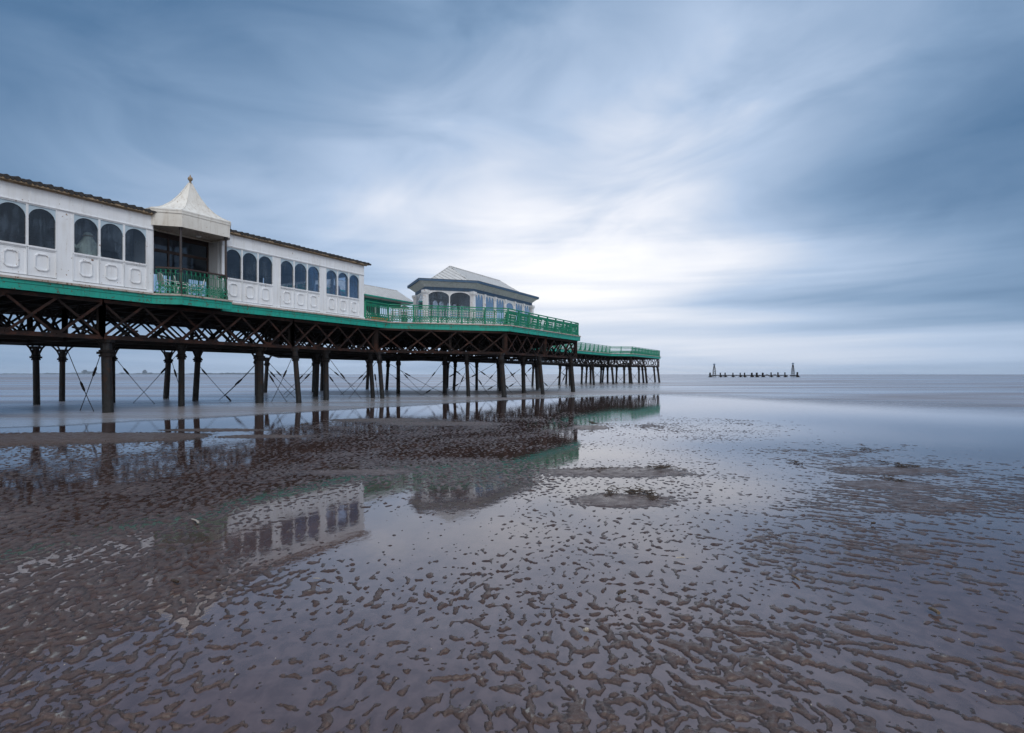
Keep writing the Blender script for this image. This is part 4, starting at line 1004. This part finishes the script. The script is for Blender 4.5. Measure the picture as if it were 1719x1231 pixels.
# bin with a domed lid
bp = W(4.9, -1.0); bn = empty('litter_bin', (bp.x, bp.y, HF), 'tall black litter bin with a wide domed lid behind the splayed railing', 'bin')
b = MB(); b.lathe((bp.x, bp.y, HF), [(.22, .0), (.24, .04), (.21, .08), (.22, .95), (.24, 1.0)], 14); b.build('body', 'dark_metal', bn, smooth=True)
b = MB()
for a in range(4): q = bp + Vector((math.cos(a * math.pi / 2 + .6), math.sin(a * math.pi / 2 + .6), 0)) * .2; b.bar((q.x, q.y, HF + 1.0), (q.x, q.y, HF + 1.18), .035)
b.build('lid_strut', 'dark_metal', bn)
b = MB(); b.lathe((bp.x, bp.y, HF + 1.16), [(.30, 0), (.31, .04), (.28, .11), (.20, .18), (.09, .22), (.02, .235)], 16); b.build('lid', 'dark_metal', bn, smooth=True)
# slatted benches standing along the railing
def bench(m):
    root = empty('bench', (0, 0, 0), 'bench', 'bench')
    b = MB()
    for k in range(4): b.box(-.80, .80, -.05 + k * .11, .03 + k * .11, .43, .46)
    b.build('seat', m, root)
    b = MB()
    for k in range(3): z = .55 + k * .15; y = -.10 - k * .03; b.box(-.80, .80, y, y + .025, z, z + .085)
    b.build('backrest', m, root)
    for sx_ in (-.7, 0, .7):
        b = MB(); b.bar((sx_, -.06, .45), (sx_, -.20, .96), .04); b.bar((sx_, -.06, .44), (sx_, .34, .44), .04, .03); b.path([(sx_, -.08, .44), (sx_, -.04, .2), (sx_, -.14, 0)], .022, 6); b.path([(sx_, .32, .44), (sx_, .26, .2), (sx_, .34, 0)], .022, 6); b.build('leg', 'green_iron', root)
    return root
bw_ = bench('white_trim'); bg_ = bench('green_iron')
def put_bench(src, first, s_, t_, ang, lab, grp):
    o_ = src if first else copy_tree(src)
    o_.location = W(s_, t_, HF + .005); o_.rotation_euler = (0, 0, ang); o_['label'] = lab; o_['group'] = grp
angF = math.atan2(*(reversed(((DS + DTv).x, (DS + DTv).y)))) ; angD = math.atan2(DS.y, DS.x)
WB = ['white slatted bench at the left end of the splayed railing', 'second white slatted bench from the left behind the splayed railing', 'second white slatted bench from the right behind the splayed railing', 'white slatted bench at the right end of the splayed railing']
for k in range(4):
    u = .16 + k * .225; put_bench(bw_, k == 0, 2.1 + 5.45 * u - 0 + .6 * .707 - .2, 5.4 * u - .55, angF + 0, WB[k], 'white benches behind the splayed railing')
ords = ['first', 'second', 'third', 'fourth', 'fifth', 'sixth']
for k in range(6):
    put_bench(bg_, k == 0, 8.7 + k * 2.05, 4.85, angD + 0, 'green slatted bench, %s from the deck corner along the straight right-hand railing' % ords[k], 'green benches behind the right-hand railing')
# ornamental figure behind the glass: stout pale statue with a raised arm
fp = W(-14.17, -.55); fg = empty('statue', (fp.x, fp.y, HF + .03), 'stout pale cream statue with an outstretched arm behind the arched window at the far left', 'statue')
b = MB(); z0 = 1.02
b.lathe((fp.x, fp.y, HF + z0), [(.30, 0), (.40, .08), (.42, .25), (.38, .45), (.29, .66), (.20, .80), (.15, .88), (.155, .94), (.15, 1.0), (.10, 1.06), (.03, 1.08)], 18)
b.tube(W(-14.25, -.5, HF + z0 + .62), W(-14.60, -.42, HF + z0 + .42), .14, .09, 10); b.tube(W(-14.60, -.42, HF + z0 + .42), W(-14.88, -.36, HF + z0 + .52), .09, .07, 10)
b.tube(W(-14.1, -.5, HF + z0 + .66), W(-13.86, -.42, HF + z0 + .30), .13, .09, 10)
b.build('body', 'figure_cream', fg, smooth=True)
b = MB(); b.lathe((fp.x, fp.y, HF + z0 + .90), [(.155, 0), (.175, .03), (.16, .06)], 16); b.build('collar', 'gutter_brown', fg)
b = MB(); b.box(fp.x - .4, fp.x + .4, fp.y - .35, fp.y + .35, HF + .03, HF + z0 - .04); b.box(fp.x - .44, fp.x + .44, fp.y - .39, fp.y + .39, HF + z0 - .04, HF + z0); b.build('plinth', 'board_brown', fg)
# stepladder in the turret room
lp = W(-11.3, -1.9); ld = empty('stepladder', (lp.x, lp.y, HF + .03), 'orange stepladder behind the dark glass of the turret room', 'ladder')
for q in (-.22, .22):
    b = MB(); b.bar(lp + DS * q + Vector((0, 0, HF + .03)), lp + DS * q * .6 + DTv * -.3 + Vector((0, 0, HF + 1.9)), .05, .03); b.build('rail', 'orange_paint', ld)
    b = MB(); b.bar(lp + DS * q - DTv * .8 + Vector((0, 0, HF + .03)), lp + DS * q * .6 - DTv * .34 + Vector((0, 0, HF + 1.85)), .04, .03); b.build('rear_leg', 'orange_paint', ld)
for k in range(6):
    f_ = .12 + k * .14; z = HF + .03 + 1.87 * f_; b = MB(); w_ = .22 * (1 - .4 * f_); b.bar(lp + DS * -w_ - DTv * .3 * f_ + Vector((0, 0, z)), lp + DS * w_ - DTv * .3 * f_ + Vector((0, 0, z)), .07, .025); b.build('rung', 'orange_paint', ld)
# stored boards and a counter behind the right-hand windows
ct = empty('counter', W(-4.3, -1.6, HF + .03), 'long low brown counter behind the middle triple of arched windows', 'counter')
b = MB(); stbox(b, -5.3, -2.9, -1.9, -1.1, HF + 1.30, HF + 1.36); b.build('top', 'board_brown', ct)
b = MB(); stbox(b, -5.2, -3.0, -1.8, -1.15, HF + .03, HF + 1.298); b.build('front_panel', 'board_brown', ct)
def leaning(s_, t_, w_, hgt, lean, lab, m):
    a = W(s_, t_, HF + .03); b = MB(); e = DS * w_; q = DS * lean[0] + DTv * lean[1]; n_ = DTv * .03; u = Vector((0, 0, hgt))
    b.hexa([Vector((0, 0, 0)), e, e + n_, n_, q + u, q + u + e, q + u + e + n_, q + u + n_])
    for k in (.33, .66): b.hexa([e * (k - .02) + n_, e * (k + .02) + n_, e * (k + .02) + n_ * 1.4, e * (k - .02) + n_ * 1.4, q + u + e * (k - .02) + n_, q + u + e * (k + .02) + n_, q + u + e * (k + .02) + n_ * 1.4, q + u + e * (k - .02) + n_ * 1.4])
    tag(b.build('stored_board', m, off=tuple(a), local=True), lab, 'board', 'boards stored behind the windows')
leaning(-2.9, -.9, .5, 1.75, (.25, -.2), 'brown board leaning behind the first window of the right-hand triple', 'board_brown')
leaning(-2.0, -.8, .22, 2.2, (.25, -.1), 'narrow dark plank leaning behind the middle window of the right-hand triple', 'handrail_dark')
leaning(-1.1, -.9, .5, 1.9, (-.2, -.3), 'brown sheet leaning behind the last window of the right-hand triple', 'board_brown')
leaning(-.75, -.6, .12, 1.6, (.2, -.2), 'thin pale plank propped behind the last window of the right-hand triple', 'white_trim')

# ------------------------------------------------------------------ ruined landing stage out at sea
def LX(cx_): return (1160 + cx_ / 7.814 - CX) / F * 283
jt = empty('landing_stage', (LX(820), 283, 0), 'ruined dark timber landing stage standing alone in the sea, with a beacon at each end', 'jetty')
def stage_box(x0, x1, z0, z1, d0=-.4, d1=.4): b = MB(); b.box(x0, x1, 283 + d0, 283 + d1, z0, z1); return b
K = 283 / F
b = stage_box(LX(240), LX(1262), .70, 1.05); 
for x in range(300, 1300, 120): b.box(LX(x), LX(x) + .3, 282.5, 283.5, .5, .70)
b.build('walkway', 'iron_black', jt)
b = stage_box(LX(1300), LX(1405), .5, 1.0); b.build('walkway', 'iron_black', jt)
rnd = random.Random(9)
for x, wd, hh in ((250, 16, 2.25), (385, 12, 2.2), (448, 12, 2.2), (550, 8, 2.2), (645, 9, 2.2), (703, 12, 2.2), (798, 17, 2.2), (863, 18, 2.25), (942, 18, 2.2), (1050, 11, 2.4), (1140, 12, 2.4), (1232, 10, 2.4), (1395, 15, 2.5)):
    w_ = wd / 7.814 * K * .62; b = MB()
    for dy in (-.25, .25):
        lean = rnd.uniform(-.15, .15); b.tube((LX(x) + lean, 283 + dy, -.5), (LX(x), 283 + dy, hh), w_ * 1.0, w_ * .85, 8)
    b.bar((LX(x) - w_ * 1.6, 283 - .62, .45), (LX(x) + w_ * 1.6, 283 - .62, .45), .3, .9); b.build('post', 'iron_black', jt)
    b = MB(); b.bar((LX(x) - 1.3, 283 - .5, -.1), (LX(x), 283 - .5, .75), .2); b.bar((LX(x) + 1.3, 283 - .5, -.1), (LX(x), 283 - .5, .75), .2); b.build('strut', 'iron_black', jt)
for x, ztop in ((305, 6.55), (1337, 6.9)):
    b = MB(); X0 = LX(x)
    for sx_, sy_ in ((-1, -1), (1, -1), (1, 1), (-1, 1)):
        b.path([(X0 + sx_ * .62, 283 + sy_ * .6, 0), (X0 + sx_ * .5, 283 + sy_ * .5, 3.2), (X0 + sx_ * .18, 283 + sy_ * .2, ztop - .9)], .10, 6)
    for k, z in enumerate((1.6, 2.5, 3.4, 4.3, 5.2)):
        r_ = .62 - .085 * z; 
        for (a, c) in (((-1, -1), (1, -1)), ((1, -1), (1, 1)), ((1, 1), (-1, 1)), ((-1, 1), (-1, -1))): b.bar((X0 + a[0] * r_, 283 + a[1] * r_, z), (X0 + c[0] * r_, 283 + c[1] * r_, z), .07); b.bar((X0 + a[0] * r_, 283 + a[1] * r_, z), (X0 + c[0] * r_ * .9, 283 + c[1] * r_ * .9, z + .9), .06)
    bt = b.build('beacon_tower', 'iron_black', jt)
    b = MB(); b.tube((X0, 283, ztop - .95), (X0, 283, ztop - .6), .12, .12, 8); b.blob((X0, 283, ztop - .3), (.45, .45, .32), 12, 7); b.ring((X0, 283, ztop - .3), .55, (1, 0, 0), .06, 12); b.build('topmark', 'blue_trim', bt)
for x, lab in ((985, 'gull at the left of the little row perched on the landing stage walkway'), (1003, 'gull in the little row on the walkway, next to the sturdy middle posts'), (1088, 'gull just left of the lone post right of the first pair of gulls'), (1106, 'gull at the right end of the birds perched on the landing stage')):
    q = Vector((LX(x), 282.8, 1.05)); b = MB(); b.blob((0, 0, .30), (.26, .14, .15), 10, 7); b.blob((.22, 0, .46), (.11, .10, .11), 8, 6); b.tube((.30, 0, .46), (.42, 0, .43), .03, .008, 5); b.tube((-.15, 0, .30), (-.46, 0, .26), .10, .02, 6)
    b.tube((.0, .05, .18), (.0, .05, 0), .02, .02, 5); b.tube((.0, -.05, .18), (.0, -.05, 0), .02, .02, 5)
    tag(b.build('gull', 'dark_metal', off=tuple(q), local=True, smooth=True), lab, 'bird', 'gulls on the landing stage')

# ------------------------------------------------------------------ wrack, shells and sticks on the sand
def clump(px, py, hpx, n, label, seed, h=.05):
    c0 = G(px, py); rnd = random.Random(seed); ex = hpx / F * c0.y; b = MB(); hh = .018
    dense = n >= 90; ends = []; n = n if not dense else int(n * .6); h = h * .7
    for i in range(n):
        k = rnd.gauss(0, .42); x = c0.x + k * ex; y = c0.y + rnd.gauss(0, .10) + .12 * math.sin(k * 5); a = rnd.uniform(0, 6.28); L = rnd.uniform(.03, .10)
        pts = [Vector((x, y, hh * .8))]
        if dense and ends:
            near = min(ends, key=lambda e: (e - pts[0]).length_squared); dd = near - pts[0]
            if dd.length > .02: pts[0] = near.copy(); a = math.atan2(-dd.y, -dd.x); L = max(L, dd.length * .5)
        for q in range(4):
            a += rnd.gauss(0, .6); st = L / 3; pts.append(pts[-1] + Vector((math.cos(a) * st, math.sin(a) * st, rnd.uniform(-.3, .5) * h * .5)))
            pts[-1].z = max(.006, pts[-1].z)
        b.path(pts, [rnd.uniform(.002, .005)] * 4 + [.0015], 4); ends += pts[1:4]
    o_ = b.build('seaweed' if dense else 'weed_scraps', 'seaweed', off=(c0.x, c0.y, 0))
    return tag(o_, label, 'seaweed', 'clumps of seaweed on the beach') if dense else tag(o_, kind='stuff')
clump(1110, 789, 30, 150, 'scatter of brown seaweed along the right end of the upper sand bar', 1)
clump(1012, 790, 45, 60, 'thin line of weed scraps on the left part of the upper sand bar', 2)
clump(1065, 829, 30, 150, 'thickest tangle of dark seaweed on the lower oval sand bar', 3)
clump(1092, 835, 14, 40, 'small tuft of weed at the right tip of the lower sand bar', 4, .08)
clump(1024, 828, 14, 30, 'wispy weed at the upper left of the lower sand bar', 5, .08)
clump(1515, 785, 17, 120, 'dark heap of seaweed on the wet sand at the right', 6)
clump(1493, 779, 8, 12, 'few stalks of weed just left of the dark heap at the right', 7, .08)
clump(994, 716, 10, 90, 'small dark mound of weed near the pier reflection', 8, .12)
clump(1336, 777, 5, 20, 'single dark scrap of weed out on the rippled sand', 9)
clump(1500, 806, 14, 25, 'weed scraps below the dark heap at the right', 10)
clump(1456, 755, 14, 24, 'faint weed line furthest out on the right', 11)
clump(585, 786, 24, 40, 'thin brown weed line on the flat sand by the pavilion reflection', 12)
clump(510, 713, 8, 30, 'dark scrap of weed between two pile reflections near the water', 13)
clump(765, 709, 12, 30, 'brown weed scraps on the smooth sand in front of the piles', 14)
def stick(p, q, r, name, m, lab, cat, z=.022):
    a = G(*p); c = G(*q); a.z = z; c.z = z + .006; b = MB(); d = (c - a); L = d.length; d.normalize(); sd_ = Vector((-d.y, d.x, 0))
    n = 9; rows_ = []
    for i in range(n + 1):
        u = i / n; w_ = r * (.75 + .25 * math.sin(math.pi * u)) * (1 if name == 'razor_shell' else rnd.uniform(.8, 1.1)); cc = a.lerp(c, u) + sd_ * .06 * L * math.sin(math.pi * u)
        rows_.append([cc + sd_ * w_ * math.cos(t_) + Vector((0, 0, w_ * (.45 if name == 'razor_shell' else 1) * math.sin(t_))) for t_ in [2 * math.pi * k / 8 for k in range(8)]])
    bb = 0
    for rw in rows_: b.v += [tuple(v) for v in rw]
    for i in range(n):
        for k in range(8): j = (k + 1) % 8; b.f.append((i * 8 + k, i * 8 + j, (i + 1) * 8 + j, (i + 1) * 8 + k))
    b.f.append(tuple(range(7, -1, -1))); b.f.append(tuple(n * 8 + k for k in range(8)))
    tag(b.build(name, m, off=(a.x, a.y, 0)), lab, cat)
stick((1561, 1027), (1576, 1037), .013, 'driftwood', 'stick', 'stubby piece of driftwood at the far right near the lower corner', 'driftwood')
stick((1330, 972), (1342, 981), .009, 'driftwood', 'stick', 'short yellowish stick on the ripples right of centre', 'driftwood')
stick((1135, 941), (1150, 942), .012, 'razor_shell', 'shell', 'dark-ended razor shell lying in the shallow pool right of centre', 'shell')
stick((1038, 1003), (1050, 999), .010, 'driftwood', 'seaweed', 'small dark chip of wood in the foreground ripples below centre', 'driftwood')
stick((322, 875), (333, 883), .012, 'razor_shell', 'shell', 'bright razor shell on the ripples at the left, beside the turret reflection', 'shell')
stick((526, 976), (537, 978), .007, 'razor_shell', 'shell', 'thin pale razor shell in the left foreground', 'shell')
stick((1462, 882), (1470, 883), .012, 'pebble', 'seaweed', 'lone dark pebble on the rippled sand at the right', 'stone')
stick((980, 1064), (988, 1066), .013, 'oyster_shell', 'shell', 'small pale round shell near the bottom centre', 'shell')
stick((838, 1048), (842, 1049), .008, 'pebble', 'seaweed', 'tiny dark pebble on a sand crest near the bottom centre', 'stone')
stick((363, 978), (370, 981), .009, 'mussel_shell', 'seaweed', 'dark mussel shell in the left foreground', 'shell')
stick((288, 979), (299, 984), .012, 'mussel_shell', 'seaweed', 'longer dark mussel shell at the left, inland of the pavilion reflection', 'shell')
# small bits of shell and grit strewn about: nobody could count them
b = MB(); rnd = random.Random(42)
for i in range(300):
    y = math.exp(rnd.uniform(math.log(2.5), math.log(20))); x = rnd.uniform(-.95, .95) * y; r = rnd.uniform(.002, .005)
    a = rnd.uniform(0, 3.14); dx, dy = math.cos(a) * r, math.sin(a) * r; z = .006 + rnd.uniform(0, .012)
    b.poly([(x - dx, y - dy, z), (x + dy * .6, y - dx * .6, z + .001), (x + dx, y + dy, z + .003), (x - dy * .6, y + dx * .6, z + .004)]); 
tag(b.build('shell_grit', 'shell'), kind='stuff')
